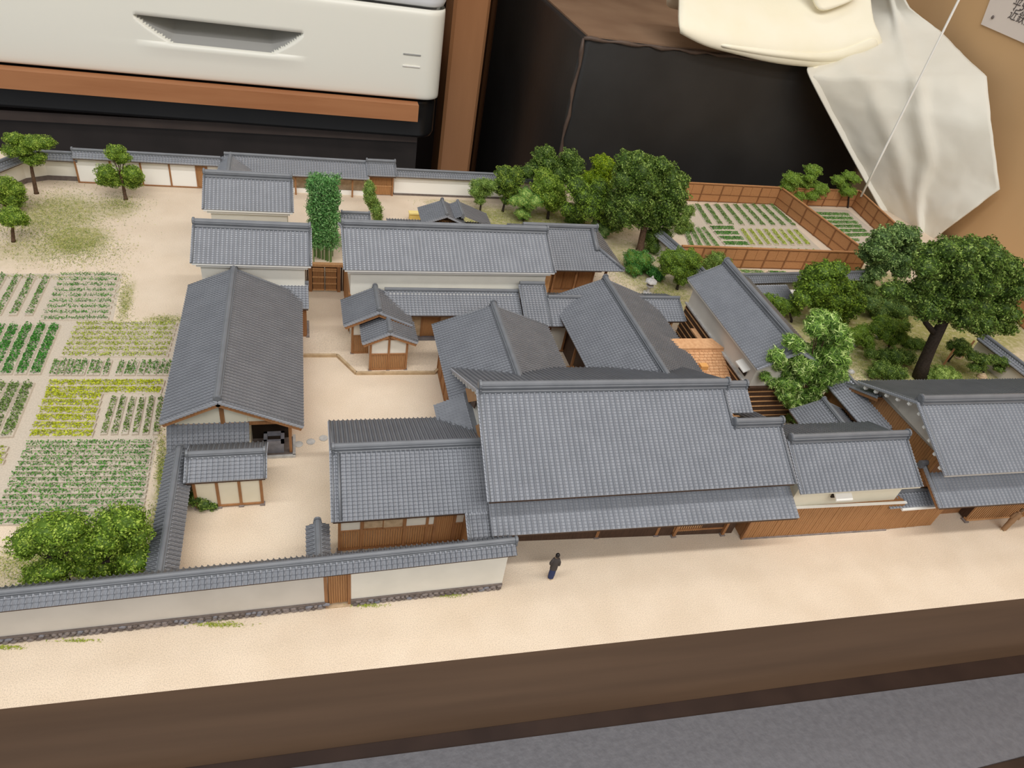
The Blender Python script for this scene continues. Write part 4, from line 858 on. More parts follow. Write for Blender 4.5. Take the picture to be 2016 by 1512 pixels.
for x in (.3, 2.0): MB().box(x-.07, x+.07, -.06, .1, 0, 2.0).build('gate_post', WOOD, h)
h, L = run('rear_white_wall', 'bright white rear wall with grey coping between the rear gate and garden trees', 'wall', (6.6, 52.15), (18.5, 52.5))
coping(h, L, 1.95, .44, .3, ends=(0, 0)); MB().box(0, L, -.12, .12, .1, 1.75).build('plaster_panel', WHITE, h); MB().box(0, L, -.16, .14, 0, .16).build('footing', STONED, h)
# small roofs behind the long storehouse
h = thing('little_hut', 'little tile-roofed hut half hidden behind the left end of the long storehouse', 'hut', (*P(700, 425, 2.4)[:2], 0), 0)
gable_roof(h, .95, .9, .9, 2.05, 2.5, 2.05, pitch=.2, rw=.24, rh=.18); MB().box(-.75, .75, -.6, .6, 0, 2.1).build('wall_body', PLASTER, h)
a = P(873, 403, 2.6); h = thing('twin_gable_hut', 'small hut with two gables behind the middle of the long storehouse', 'hut', (a[0], a[1], 0), 90)
gable_roof(h, .7, 1.3, 1.7, 2.0, 2.55, 1.9, pitch=.2, x0=-1.7, rw=.24, rh=.18); MB().box(-1.2, .5, -.9, 1.2, 0, 2.0).build('wall_body', BOARD, h)
b = P(904, 406, 2.6); o1 = tile_slope(h, -1.7, .6, -2.2, 1.75, -.0, 2.6, 'san', .2, name='wing_tiles'); o2 = tile_slope(h, -1.7, .6, .8, 2.25, 0, 2.6, 'san', .2, name='wing_tiles'); o3 = MB().extr([(q[0]*.7, 2.58+q[1]*.7) for q in ridge_prof()], -1.7, .6).build('wing_ridge', TILED, h)
for o in (o1, o2, o3): o.location = (0, -(b[0]-a[0]), 0)
a = P(805, 436, 1.9); h = thing('low_pent_roof', 'sliver of low tile roof showing just above the long storehouse ridge', 'hut', (a[0], a[1], 0)); tile_slope(h, -1.5, 5.2, .45, 1.75, -.6, 2.0, 'san', .2); MB().box(-1.3, 5, -.5, .1, 0, 1.8).build('wall_body', PLASTER, h)
a = P(818, 436); h = thing('yellow_trough', 'small yellow wooden trough behind the long storehouse, left of the hut', 'trough', (a[0], a[1], 0)); MB().box(-.5, .6, -.2, .2, 0, .7).build('trough_body', mat('yellow_wood', (226, 198, 112), .6), h); MB().box(-.55, .65, -.25, .25, .66, .76).build('trough_rim', mat('yellow_rim', (238, 216, 140), .6), h)
# garden walls on the right
h, L = run('garden_wall', 'tile-coped wall beside the big garden tree, left of the fenced beds', 'wall', P(1300, 455, 1.8)[:2]*1.0, P(1352, 500, 1.8)[:2])
coping(h, L, 1.75, .45, .3, ends=(0, 0)); MB().box(0, L, -.12, .12, 0, 1.6).build('plaster_panel', PLASTERG, h)
h, L = run('garden_wall', 'tile-coped wall piece just behind the far end of the tall grey storehouse', 'wall', P(1352, 500, 1.8)[:2], P(1400, 548, 1.8)[:2])
coping(h, L, 1.75, .45, .3, ends=(0, 0)); MB().box(0, L, -.12, .12, 0, 1.6).build('plaster_panel', PLASTERG, h)
h, L = run('garden_wall', 'grey-coped garden wall behind the tall grey storehouse, in front of the brown fence', 'wall', (29.2, 37.4), (41.5, 38.3))
coping(h, L, 2.0, .5, .34, ends=(0, 0)); MB().box(0, L, -.12, .12, 0, 1.8).build('plaster_panel', PLASTER, h)
h, L = run('lean_to_hut', 'low tiled lean-to with a white end wall between storehouse and garden wall', 'hut', (30.2, 36.2), (33.4, 36.4))
tile_slope(h, 0, L, -.9, 1.1, .6, 1.6, 'san', .2); slab(h, .05, L-.05, -.88, 1.1, .6, 1.6, WOODD); MB().box(.2, L+1.8, -.1, .5, 0, 1.25).build('plaster_wall', WHITE, h)
h, L = run('garden_wall', 'short tile-coped wall at the far right beside the leaning props', 'wall', P(1938, 658, 1.8)[:2], P(2040, 736, 1.8)[:2])
coping(h, L, 1.7, .45, .28, ends=(1, 0)); MB().box(0, L, -.12, .12, 0, 1.5).build('plaster_panel', PLASTERG, h)
# ---------------------------------------------------------------- brown garden fences
def fence(label, a, b, hgt=1.75, bay=1.9, grp=None):
    h, L = run('garden_fence', label, 'fence', a, b); n = max(1, round(L/bay)); s = L/n
    for i in range(n+1): MB().box(i*s-.06, i*s+.06, -.08, .08, 0, hgt).build('fence_post', FENCED, h)
    for i in range(n):
        x0, x1 = i*s+.05, (i+1)*s-.05; xm = (x0+x1)/2
        for u0, u1, z0, z1, o in ((x0, x1, .08, hgt*.42, 0), (x0, xm, hgt*.44, hgt-.08, .012), (xm, x1, hgt*.44, hgt-.08, -.008)):
            MB().box(u0+.008, u1-.008, -.03+o, .03+o, z0, z1).build('fence_panel', FENCE, h)
    for z in (.05, hgt*.41, hgt-.1):
        MB().box(0, L, -.05, .05, z, z+.07).build('fence_rail', FENCED, h)
    MB().box(-.05, L+.05, -.09, .09, hgt-.02, hgt+.06).build('fence_cap', FENCE, h)
    return h
A, B, C_, D = P(1335, 395)[:2], P(1524, 403)[:2], P(1690, 534)[:2], P(1330, 524)[:2]
fence('brown board fence along the rear of the larger garden bed', A, B)
fence('brown diagonal board fence between the larger and the smaller garden bed', B, C_)
fence('brown board fence along the front of the larger garden bed', D, C_)
E1, E2 = P(1676, 408)[:2], P(1800, 528)[:2]
fence('brown board fence at the rear of the smaller garden bed, behind two trees', B, E1)
fence('brown diagonal board fence on the right of the smaller garden bed', E1, E2)
fence('brown board fence cut by the right edge, by the kraft-coloured wall', P(1985, 620)[:2], P(2060, 690)[:2])
# ---------------------------------------------------------------- plants
def flakes(C, N, n, size, asp=.6, up=0.0):
    """n leaf quads at points C with normals N"""
    n = len(C); d = RNG.normal(size=(n, 3)); N = N+.75*RNG.normal(size=(n, 3)); N[:, 2] += up; N /= np.linalg.norm(N, axis=1)[:, None]+1e-9
    U = np.cross(N, d); U /= np.linalg.norm(U, axis=1)[:, None]+1e-9; W = np.cross(N, U)
    s = size*(.6+.8*RNG.random((n, 1))); U = U*s/2; W = W*s*asp/2
    V = np.stack([C-U, C-W*.9+U*.1, C+U, C+W*.9+U*.1], 1).reshape(-1, 3); F = np.arange(4*n).reshape(n, 4); return V, F
def foliage(parent, clumps, mats, size=.16, dens=1.0, asp=.6, core=True, name='foliage', loc=(0, 0, 0), maxn=26000):
    """leaf flakes on rumpled clumps (centre, radius, squash), all in world space minus loc"""
    Vs, Fs, Ms = [], [], []; off = 0
    tot = sum(4*math.pi*r*r for _, r, _ in clumps); per = dens/(size*size*asp*.5)
    k = min(1, maxn/(tot*per))
    for c, r, sq in clumps:
        n = int(4*math.pi*r*r*per*k)+12; d = RNG.normal(size=(n, 3)); d /= np.linalg.norm(d, axis=1)[:, None]
        ph = RNG.random(3)*6; bump = 1+.16*np.sin(d[:, 0]*5+ph[0])*np.sin(d[:, 1]*5+ph[1])+.14*np.sin(d[:, 2]*7+d[:, 0]*6+ph[2])
        rad = r*bump*(1.08-.24*RNG.random(n)**2); S = np.array([1, 1, sq]); C = np.array(c)+d*rad[:, None]*S
        V, F = flakes(C, d/S, n, size/(k**.5) if k < 1 else size, asp); Vs.append(V); Fs.append(F+off); off += len(V)
        lobe = (np.sin(d[:, 0]*6+ph[0])*np.sin(d[:, 1]*6+ph[1])+.6*RNG.normal(size=n))
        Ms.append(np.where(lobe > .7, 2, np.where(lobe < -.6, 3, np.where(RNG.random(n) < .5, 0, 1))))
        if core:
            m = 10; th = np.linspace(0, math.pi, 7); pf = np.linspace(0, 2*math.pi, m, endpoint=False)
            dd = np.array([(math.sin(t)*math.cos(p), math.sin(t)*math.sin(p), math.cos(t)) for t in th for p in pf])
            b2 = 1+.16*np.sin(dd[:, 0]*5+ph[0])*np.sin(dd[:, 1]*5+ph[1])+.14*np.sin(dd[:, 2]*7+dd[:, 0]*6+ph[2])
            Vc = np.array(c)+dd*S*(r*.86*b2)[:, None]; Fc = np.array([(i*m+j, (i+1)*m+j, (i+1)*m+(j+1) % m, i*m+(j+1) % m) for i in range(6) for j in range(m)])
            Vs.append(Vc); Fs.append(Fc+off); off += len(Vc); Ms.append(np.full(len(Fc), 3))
    V = np.concatenate(Vs)-np.array(loc); return fastmesh(name, V, np.concatenate(Fs), mats, np.concatenate(Ms), parent)
def tree(name, label, cat, base, clumps, mats, size=.17, dens=1.0, trunk=.16, tm=TRUNK, asp=.6, sq=.8, group=None, lean=0, maxn=15000, origin=(0, 0), sc=1.0, jit=.5, branches=True):
    """base and clumps (x, y, radius) in pixels of a crop with the given origin and scale; the crown stands in depth round the trunk"""
    conv = lambda x, y: (origin[0]+x/sc, origin[1]+y/sc)
    size *= .56; b = P(*conv(*base)); t = thing(name, label, cat, (b[0], b[1], 0), 0, group); cl = []
    for i, (x, y, r) in enumerate(clumps):
        Y = b[1]; p = onY(*conv(x, y), Y); rr = 1.12*r/sc*depth(p)/FP
        dj = jit*rr*math.sin(i*2.4+1); q = onY(*conv(x, y), Y+dj); cl.append((q, rr, sq))
    for q, rr, _ in cl:
        if q[2]-rr*sq < .1: q[2] = max(q[2], rr*sq*.75)
    top = sum((q for q, _, _ in cl), np.zeros(3))/len(cl)
    if trunk:
        mb = MB(); zt = top[2]; loc = np.array([b[0], b[1], 0]); tp_ = top-loc
        mid = np.array([tp_[0]*.35+.1*trunk, tp_[1]*.35, zt*.5])
        mb.tube([(0, 0, -.03), (.0, 0, .12), mid, tp_], [trunk*1.35, trunk, trunk*.8, trunk*.4], 8); mb.build('trunk', tm, t, True)
        if branches:
            for q, rr, _ in cl[:9]:
                e = np.array(q)-loc; s_ = mid*.6+tp_*.4 if e[2] > mid[2] else mid*.9
                MB().tube([s_, (s_+e)/2+np.array([0, 0, -.05]), e], [trunk*.45, trunk*.32, trunk*.15], 6).build('branch', tm, t, True)
    foliage(t, cl, mats, size, dens, asp, loc=(b[0], b[1], 0), maxn=maxn); return t
K = 440/2016; S1 = 2016/440
TRK = 'orchard trees on the grass'
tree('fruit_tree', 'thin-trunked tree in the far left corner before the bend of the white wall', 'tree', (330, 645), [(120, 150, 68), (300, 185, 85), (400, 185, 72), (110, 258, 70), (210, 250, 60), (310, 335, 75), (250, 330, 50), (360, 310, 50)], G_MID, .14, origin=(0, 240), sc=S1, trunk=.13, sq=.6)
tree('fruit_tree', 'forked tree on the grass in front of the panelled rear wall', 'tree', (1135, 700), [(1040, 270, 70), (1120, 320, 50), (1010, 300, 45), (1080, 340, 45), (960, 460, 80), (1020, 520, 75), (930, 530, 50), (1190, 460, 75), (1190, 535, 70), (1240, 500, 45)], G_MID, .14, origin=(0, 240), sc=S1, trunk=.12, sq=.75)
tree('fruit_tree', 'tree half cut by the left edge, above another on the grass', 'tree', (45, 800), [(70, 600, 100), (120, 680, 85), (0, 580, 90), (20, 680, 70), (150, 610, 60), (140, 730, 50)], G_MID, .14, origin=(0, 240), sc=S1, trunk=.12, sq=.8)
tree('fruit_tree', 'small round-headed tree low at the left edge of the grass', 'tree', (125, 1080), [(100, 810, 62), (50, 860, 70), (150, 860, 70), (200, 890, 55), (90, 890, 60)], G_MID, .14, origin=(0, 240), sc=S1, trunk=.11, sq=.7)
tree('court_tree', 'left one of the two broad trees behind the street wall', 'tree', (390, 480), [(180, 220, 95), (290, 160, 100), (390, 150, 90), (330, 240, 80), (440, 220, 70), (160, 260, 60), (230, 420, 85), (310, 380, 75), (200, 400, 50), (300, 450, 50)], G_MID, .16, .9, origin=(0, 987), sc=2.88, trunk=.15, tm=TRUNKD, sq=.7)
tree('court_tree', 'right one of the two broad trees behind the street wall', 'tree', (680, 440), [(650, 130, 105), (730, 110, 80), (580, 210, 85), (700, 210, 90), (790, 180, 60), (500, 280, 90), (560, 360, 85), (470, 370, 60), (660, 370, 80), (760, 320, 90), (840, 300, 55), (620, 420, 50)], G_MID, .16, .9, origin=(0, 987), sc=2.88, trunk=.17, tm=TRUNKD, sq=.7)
# bamboo: upright stalks with a shared mass of leaves
b = P(637, 513); bm = thing('bamboo_grove', 'dense upright green bamboo grove behind the wooden gate', 'bamboo', (b[0], b[1], 0))
top = onY(634, 345, b[1]+.3)[2]; CU = greens((96, 132, 66))
for i in range(16):
    x, y = -.62+1.3*((i*.618) % 1), -.25+.9*((i*.37) % 1); hh = top*(.86+.14*((i*.71) % 1)); MB().tube([(x, y, 0), (x+.02, y, hh*.5), (x+.1*math.sin(i), y+.04, hh)], [.035, .03, .015], 5).build('culm', CU, bm)
n = 15000; u = RNG.random((n, 3)); C = np.stack([-.85+1.78*u[:, 0]+.12*np.sin(u[:, 2]*20)+.08*RNG.normal(size=n), -.45+1.25*u[:, 1], top*(.17+.83*u[:, 2]**.9)], 1); 
V, F = flakes(C, np.stack([u[:, 0]-.5, u[:, 1]-.8, .3+0*u[:, 0]], 1), n, .2, .26); fastmesh('leaves', V, F, G_BAM, RNG.integers(0, 4, n), bm)
tree('slim_shrub', 'slim leaning shrub in front of the small rear gate', 'shrub', (1665, 720), [(1590, 385, 38), (1590, 440, 50), (1600, 500, 52), (1625, 555, 52), (1650, 610, 50), (1665, 670, 42)], G_LIGHT, .15, .8, origin=(380, 280), sc=S1, trunk=.06, sq=1.0)
# rear garden
o3 = dict(origin=(720, 280), sc=S1); o4 = dict(origin=(1040, 300), sc=S1); o5 = dict(origin=(1320, 300), sc=S1); o6 = dict(origin=(1576, 450), sc=S1); o7 = dict(origin=(1300, 540), sc=S1)
tree('young_tree', 'small airy pale-green tree in front of the bright white rear wall', 'tree', (1030, 628), [(1010, 390, 60), (1070, 370, 45), (1130, 390, 55), (1050, 450, 50), (980, 450, 45), (1030, 520, 45), (1100, 450, 40)], G_LIGHT, .14, .7, trunk=.08, tm=TRUNKD, **o3)
tree('young_tree', 'olive square-headed tree right of the airy pale-green one', 'tree', (1235, 625), [(1250, 280, 70), (1330, 290, 70), (1290, 350, 75), (1370, 350, 50), (1220, 350, 45), (1220, 430, 50), (1300, 440, 60), (1360, 430, 50), (1270, 520, 45)], G_DARK[:1]+G_MID[1:3]+G_DARK[3:], .14, .9, trunk=.09, tm=TRUNKD, **o3)
tree('low_tree', 'fresh green low tree in the garden left of the big dark tree', 'tree', (1420, 715), [(1450, 480, 70), (1520, 530, 65), (1410, 530, 55), (1460, 570, 55), (1400, 640, 45), (1440, 650, 45), (1340, 530, 45)], G_FRESH[:1]+G_LIGHT[:3], .14, .9, trunk=.06, tm=TRUNKD, **o3)
tree('garden_tree', 'dark-headed tree at the top of the rear garden, before the dark panels', 'tree', (1640, 600), [(1590, 130, 80), (1640, 90, 60), (1650, 180, 80), (1540, 230, 75), (1460, 270, 60), (1830, 130, 70), (1880, 180, 75), (1900, 250, 70), (1790, 220, 85), (1720, 290, 90), (1850, 300, 80)], G_DARK, .15, .9, trunk=.14, tm=TRUNKD, sq=.85, **o3)
tree('garden_tree', 'brighter green tree in front of the dark-headed one in the rear garden', 'tree', (1640, 690), [(1600, 300, 70), (1640, 370, 95), (1560, 410, 70), (1720, 420, 80), (1650, 490, 90), (1740, 520, 70), (1680, 570, 60)], G_MID, .15, .9, trunk=.12, tm=TRUNKD, sq=.85, **o3)
tree('yellow_green_tree', 'bright yellow-green tree on the left shoulder of the big dark tree', 'tree', (760, 640), [(650, 90, 70), (710, 120, 75), (680, 170, 65), (570, 230, 70), (650, 260, 80), (720, 240, 65), (700, 320, 65), (640, 340, 60)], G_YEL, .14, .9, trunk=.1, tm=TRUNKD, sq=.85, **o4)
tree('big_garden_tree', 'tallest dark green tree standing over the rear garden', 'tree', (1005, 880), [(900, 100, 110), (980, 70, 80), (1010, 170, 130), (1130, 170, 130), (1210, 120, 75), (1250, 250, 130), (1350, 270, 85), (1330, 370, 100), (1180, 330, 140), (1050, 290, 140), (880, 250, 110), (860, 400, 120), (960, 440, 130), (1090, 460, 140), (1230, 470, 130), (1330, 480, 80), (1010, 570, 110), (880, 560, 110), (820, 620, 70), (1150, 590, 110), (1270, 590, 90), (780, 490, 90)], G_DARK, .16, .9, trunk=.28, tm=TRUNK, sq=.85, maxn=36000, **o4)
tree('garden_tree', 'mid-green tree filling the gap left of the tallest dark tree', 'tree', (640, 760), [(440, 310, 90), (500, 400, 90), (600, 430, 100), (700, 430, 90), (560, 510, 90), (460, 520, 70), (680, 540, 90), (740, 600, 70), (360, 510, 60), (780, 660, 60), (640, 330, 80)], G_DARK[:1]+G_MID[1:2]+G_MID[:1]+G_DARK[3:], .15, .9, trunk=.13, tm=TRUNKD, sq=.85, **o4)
def bush(label, base, clumps, mats, size=.13, **k): return tree('garden_shrub', label, 'shrub', base, clumps, mats, size, .9, trunk=0, **k)
bush('dark bluish shrub under the left edge of the tallest dark tree', (690, 760), [(640, 640, 60), (690, 690, 60), (660, 730, 50)], G_FRESH[1:2]+G_BLUE[:3], **o4)
bush('wispy olive shrub just above the ridge of the reception house', (430, 640), [(340, 540, 45), (400, 600, 45), (470, 600, 45), (370, 630, 40)], G_LIGHT[:2]+G_DARK[:2], **o4)
bush('dense dark shrub behind the trunk of the tallest dark tree', (1170, 890), [(1120, 760, 80), (1210, 750, 80), (1150, 850, 80), (1230, 840, 60)], G_DARK, **o4)
bush('largest rounded green shrub on the lawn by the reception house', (1000, 1090), [(940, 950, 75), (1030, 970, 80), (960, 1040, 75), (1060, 1030, 60)], G_FRESH[1:]+G_DARK[:1], **o4)
bush('small rounded green shrub above the stone lantern', (1160, 1150), [(1130, 1080, 50), (1180, 1110, 50)], G_FRESH, **o4)
tree('low_tree', 'low bushy tree right of the stone lantern', 'tree', (1340, 1235), [(1270, 960, 80), (1370, 950, 85), (1460, 950, 80), (1260, 1040, 65), (1350, 1050, 80), (1440, 1060, 75), (1380, 1140, 60), (1500, 1000, 55)], G_MID[:2]+G_DARK[:2], .14, .9, trunk=.1, tm=TRUNKD, **o4)
bush('pale green shrub between the big fence and the tall storehouse ridge', (1690, 1080), [(1630, 1000, 60), (1700, 960, 65), (1770, 1010, 65), (1690, 1040, 55), (1820, 1050, 40)], G_LIGHT, **o4)
bush('light olive shrub at the left end of the larger garden bed', (1440, 720), [(1440, 530, 60), (1400, 610, 55), (1370, 690, 50), (1440, 680, 50)], G_LIGHT, **o4)
tree('pine', 'left one of two layered pines behind the far garden fence', 'tree', (1195, 478), [(1285, 160, 68), (1100, 240, 80), (1060, 310, 60), (1200, 270, 70), (1260, 230, 50), (1330, 330, 75), (1140, 380, 75), (1280, 390, 55), (1380, 310, 40)], G_LIGHT[:2]+G_MID[:2], .14, .9, trunk=.09, tm=TRUNKD, sq=.6, **o5)
tree('pine', 'right one of two layered pines behind the far garden fence, by the cord', 'tree', (1597, 500), [(1610, 210, 55), (1660, 240, 50), (1510, 250, 55), (1560, 290, 50), (1600, 350, 60), (1560, 330, 50), (1640, 350, 35)], G_LIGHT[:2]+G_MID[:2], .14, .9, trunk=.08, tm=TRUNKD, sq=.6, **o5)
tree('garden_tree', 'bluish-green layered tree at the right end of the brown front fence', 'tree', (830, 620), [(880, 50, 110), (980, 60, 90), (760, 90, 110), (940, 150, 120), (700, 190, 110), (620, 240, 90), (820, 270, 110), (940, 280, 90), (720, 320, 90), (1020, 200, 90), (660, 400, 80), (560, 430, 80), (900, 380, 80)], G_BLUE, .16, .9, trunk=.16, tm=TRUNKD, sq=.7, **o6)
tree('garden_tree', 'round mixed-green tree behind the ridge of the tall grey storehouse', 'tree', (230, 860), [(120, 420, 100), (220, 390, 100), (330, 380, 90), (70, 520, 110), (180, 530, 120), (310, 500, 110), (420, 530, 80), (30, 620, 90), (150, 650, 110), (290, 640, 110), (400, 640, 100), (490, 620, 80), (250, 740, 90), (390, 740, 100), (500, 700, 70)], G_MID[:2]+G_DARK[:2], .15, .9, trunk=.16, tm=TRUNKD, **o6)
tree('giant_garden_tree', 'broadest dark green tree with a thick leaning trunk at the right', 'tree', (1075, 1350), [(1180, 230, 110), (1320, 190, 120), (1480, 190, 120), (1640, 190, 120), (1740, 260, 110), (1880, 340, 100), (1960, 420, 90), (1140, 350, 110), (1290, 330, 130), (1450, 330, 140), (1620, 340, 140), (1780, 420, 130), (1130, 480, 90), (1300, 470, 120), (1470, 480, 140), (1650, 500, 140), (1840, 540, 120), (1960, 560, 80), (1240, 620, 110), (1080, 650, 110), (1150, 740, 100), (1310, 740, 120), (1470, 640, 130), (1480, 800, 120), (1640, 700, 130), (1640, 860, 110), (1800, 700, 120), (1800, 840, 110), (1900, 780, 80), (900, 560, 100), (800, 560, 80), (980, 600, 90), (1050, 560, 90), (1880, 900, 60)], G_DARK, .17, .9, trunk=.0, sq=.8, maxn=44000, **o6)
gt = bpy.data.objects['giant_garden_tree']; b0 = P(1576+1075/S1, 450+1350/S1); pp = [np.array([0, 0, -.05])]+[onY(1576+x/S1, 450+y/S1, b0[1]+.1)-np.array([b0[0], b0[1], 0]) for x, y in ((1110, 1220), (1170, 1080), (1230, 950), (1290, 840), (1400, 640))]
MB().tube(pp, [.52, .40, .36, .36, .3, .15], 10).build('trunk', TRUNKD, gt, True)
MB().tube([pp[3]*.9+pp[2]*.1, onY(1576+1130/S1, 450+850/S1, b0[1]+.2)-np.array([b0[0], b0[1], 0]), onY(1576+1060/S1, 450+680/S1, b0[1]+.2)-np.array([b0[0], b0[1], 0])], [.2, .16, .08], 8).build('branch', TRUNKD, gt, True)
tree('needle_tree', 'bright green needle-leaved tree in the narrow court behind the annex', 'tree', (1275, 1330), [(1440, 400, 85), (1530, 420, 80), (1400, 480, 85), (1500, 520, 110), (1600, 530, 90), (1640, 620, 80), (1180, 600, 65), (1240, 640, 65), (1300, 720, 90), (1230, 760, 70), (1340, 800, 90), (1460, 680, 100), (1560, 720, 110), (1620, 780, 80), (1450, 820, 90), (1050, 740, 70), (1080, 800, 70), (1560, 860, 100), (1620, 920, 70), (1590, 1000, 55), (950, 920, 45), (1010, 970, 50), (1110, 980, 70), (1200, 980, 80), (1260, 1060, 90), (1120, 1080, 70), (1340, 1090, 80), (1430, 1160, 70), (1480, 1210, 50), (1400, 1260, 55), (1200, 1160, 60), (1310, 1180, 50), (1380, 900, 80), (1480, 930, 80), (1540, 960, 70), (1400, 1010, 75), (1290, 900, 70), (1140, 870, 60), (1260, 840, 70)], G_NEED, .52, 1.3, trunk=.12, asp=.15, maxn=40000, **o7)
tree('low_tree', 'low green tree on the lawn left of the giant leaning trunk', 'tree', (790, 1080), [(740, 850, 70), (830, 880, 70), (680, 900, 60), (920, 880, 60), (760, 950, 70), (900, 970, 60), (830, 1010, 50)], G_MID[:2]+G_DARK[:2], .14, .9, trunk=.08, tm=TRUNKD, **o6)
tree('low_tree', 'pale low tree right of the needle-leaved tree, by the grey garden stones', 'tree', (640, 1090), [(560, 920, 60), (500, 950, 55), (600, 990, 55), (540, 1010, 50), (620, 1050, 45)], G_LIGHT[:2]+G_MID[:2], .14, .9, trunk=.07, tm=TRUNKD, **o6)
tree('low_tree', 'small tree hugging the roof edge behind the tall grey storehouse', 'tree', (1180, 430), [(980, 210, 45), (1060, 250, 55), (1130, 280, 60), (1200, 290, 55), (1100, 330, 45), (1220, 340, 40)], G_MID[:2]+G_DARK[:2], .14, .9, trunk=.08, tm=TRUNKD, **o7)
bush('dark shrub mass under the crown of the giant leaning tree', (880, 780), [(780, 700, 100), (900, 720, 100), (640, 680, 80), (980, 800, 70), (690, 780, 70)], G_DARK[1:]+G_BLUE[1:2], **o6)
bush('dark leafy mass behind the storehouse, below the bluish-green tree', (560, 620), [(500, 480, 70), (600, 520, 70), (560, 600, 60), (640, 600, 60)], G_DARK[1:]+G_BLUE[1:2], **o6)
bush('rounded dark shrub left of the foot of the giant trunk', (800, 1360), [(720, 1260, 70), (800, 1290, 80), (890, 1310, 70), (660, 1300, 50)], G_DARK, **o6)
bush('rounded olive shrub right of the foot of the giant trunk', (1280, 1390), [(1180, 1340, 80), (1270, 1320, 85), (1360, 1330, 70)], G_DARK[:2]+G_LIGHT[1:3], **o6)
bush('olive mound left of the giant trunk, on the pale lawn', (1020, 1080), [(980, 1030, 55), (1060, 1040, 55), (1120, 1060, 40)], G_LIGHT[:2]+G_DARK[:2], **o6)
bush('shady dark shrub below the low tree on the right lawn', (880, 1210), [(760, 1150, 70), (860, 1150, 80), (960, 1160, 70), (640, 1130, 50)], G_DARK, **o6)
tree('pine', 'small dark pine among the grey stones at the right', 'tree', (1640, 1330), [(1560, 1150, 60), (1650, 1180, 60), (1620, 1240, 55), (1720, 1190, 45), (1560, 1250, 45)], G_DARK, .14, .9, trunk=.07, tm=TRUNKD, sq=.6, **o6)
tree('pine', 'small dark pine before the short coped wall at the far right', 'tree', (1790, 1330), [(1750, 1180, 50), (1830, 1200, 50), (1790, 1260, 45)], G_DARK, .14, .9, trunk=.06, tm=TRUNKD, sq=.6, **o6)
tree('pine', 'small pine propped beneath the giant tree', 'tree', (1330, 1200), [(1380, 1060, 55), (1450, 1040, 60), (1420, 1110, 50), (1500, 1080, 40)], G_DARK, .14, .9, trunk=.06, tm=TRUNKD, sq=.6, **o6)
bush('green shrub cut by the right edge before the far right roof', (1960, 1340), [(1900, 1290, 60), (1980, 1280, 70), (1940, 1340, 50)], G_MID[:2]+G_DARK[:2], **o6)
bush('dark shrub at the foot of the needle-leaved tree', (1200, 1330), [(1160, 1260, 60), (1220, 1300, 50)], G_DARK[1:]+G_DARK[:1], **o7)
bush('low dark shrub in the corner by the white-panelled shed', (85, 590), [(45, 572, 14), (62, 584, 12), (80, 590, 9)], G_DARK, origin=(340, 408), sc=1.0)
# props, stones, lantern
for i, (bx, by, tx, ty) in enumerate(((1455, 1165, 1570, 1010), (1290, 1230, 1390, 1080), (1640, 1110, 1670, 1040))):
    a = P(1576+bx/S1, 450+by/S1); c = onY(1576+tx/S1, 450+ty/S1, a[1]+.2)
    tag(MB().bar(a, c, .12, .12).build('tree_prop', WOOD), ['long brown prop pole leaning under the giant tree', 'dark prop pole nearest the giant trunk', 'short prop pole beside the small pines at the right'][i], 'pole')
def rock(label, px, py, r, m, org=(1576, 450), sc=S1):
    a = P(org[0]+px/sc, org[1]+py/sc); rr = r/sc*depth(a)/FP; q = MB(); n = 8
    V = []; 
    for k, (z, s) in enumerate(((-.1, .9), (.25, 1.0), (.6, .8), (.85, .4))):
        V += [(a[0]+rr*s*math.cos(2*math.pi*j/n+.3*k)*random.uniform(.8, 1.15), a[1]+rr*.8*s*math.sin(2*math.pi*j/n+.3*k)*random.uniform(.8, 1.15), rr*1.1*z) for j in range(n)]
    q.add(V, [(i*n+j, i*n+(j+1) % n, (i+1)*n+(j+1) % n, (i+1)*n+j) for i in range(3) for j in range(n)]+[tuple(range(3*n, 4*n))])
    return tag(q.build('garden_stone', m), label, 'stone')
for a in (('pointed pale stone behind the small pines at the right', 1540, 1180, 32, STONEL), ('largest pale stone among the pines before the far right roof', 1850, 1300, 48, STONEL), ('pale stone left of the largest one by the far right roof', 1755, 1290, 38, STONEL), ('round tan stone just behind the roof at the right', 1630, 1345, 48, STONET), ('small tan stone by the pine under the giant tree', 1420, 1170, 36, STONET), ('pale stone in the shade between two small pines', 1690, 1230, 26, STONEL),
          ('grey stone group piece right of the needle-leaved tree', 470, 1050, 50, STONEL), ('bluish stone at the roof edge right of the needle-leaved tree', 450, 1300, 34, STONEL), ('flat tan stone on the lawn left of the giant trunk', 800, 1075, 30, STONET), ('pale stone under the low tree on the right lawn', 690, 990, 26, STONEL)): rock(*a)
rock('grey boulder behind the fresh green low tree in the rear garden', 1430, 450, 50, STONE, (720, 280)); rock('shaded grey boulder beneath the bright tree in the rear garden', 1560, 500, 45, STONE, (720, 280))
a = P(1274, 579); s = thing('stone_lantern', 'pale stone garden lantern on the lawn beside the reception house', 'lantern', (a[0], a[1], 0))
MB().lathe([(.34, 0), (.36, .12), (.2, .2)], 6).build('lantern_base', STONEL, s); MB().lathe([(.13, .18), (.11, .45), (.14, .6)], 10).build('lantern_shaft', STONEL, s)
MB().lathe([(.16, .58), (.3, .68), (.3, .74), (.2, .76)], 6).build('lantern_table', STONEL, s); MB().lathe([(.18, .75), (.18, 1.0)], 6).build('lantern_light_box', STONE, s)
MB().lathe([(.2, .99), (.46, 1.02), (.42, 1.1), (.14, 1.3), (.08, 1.32)], 6).build('lantern_roof', STONEL, s); MB().lathe([(.05, 1.3), (.1, 1.38), (.02, 1.52)], 8).build('lantern_finial', STONEL, s)
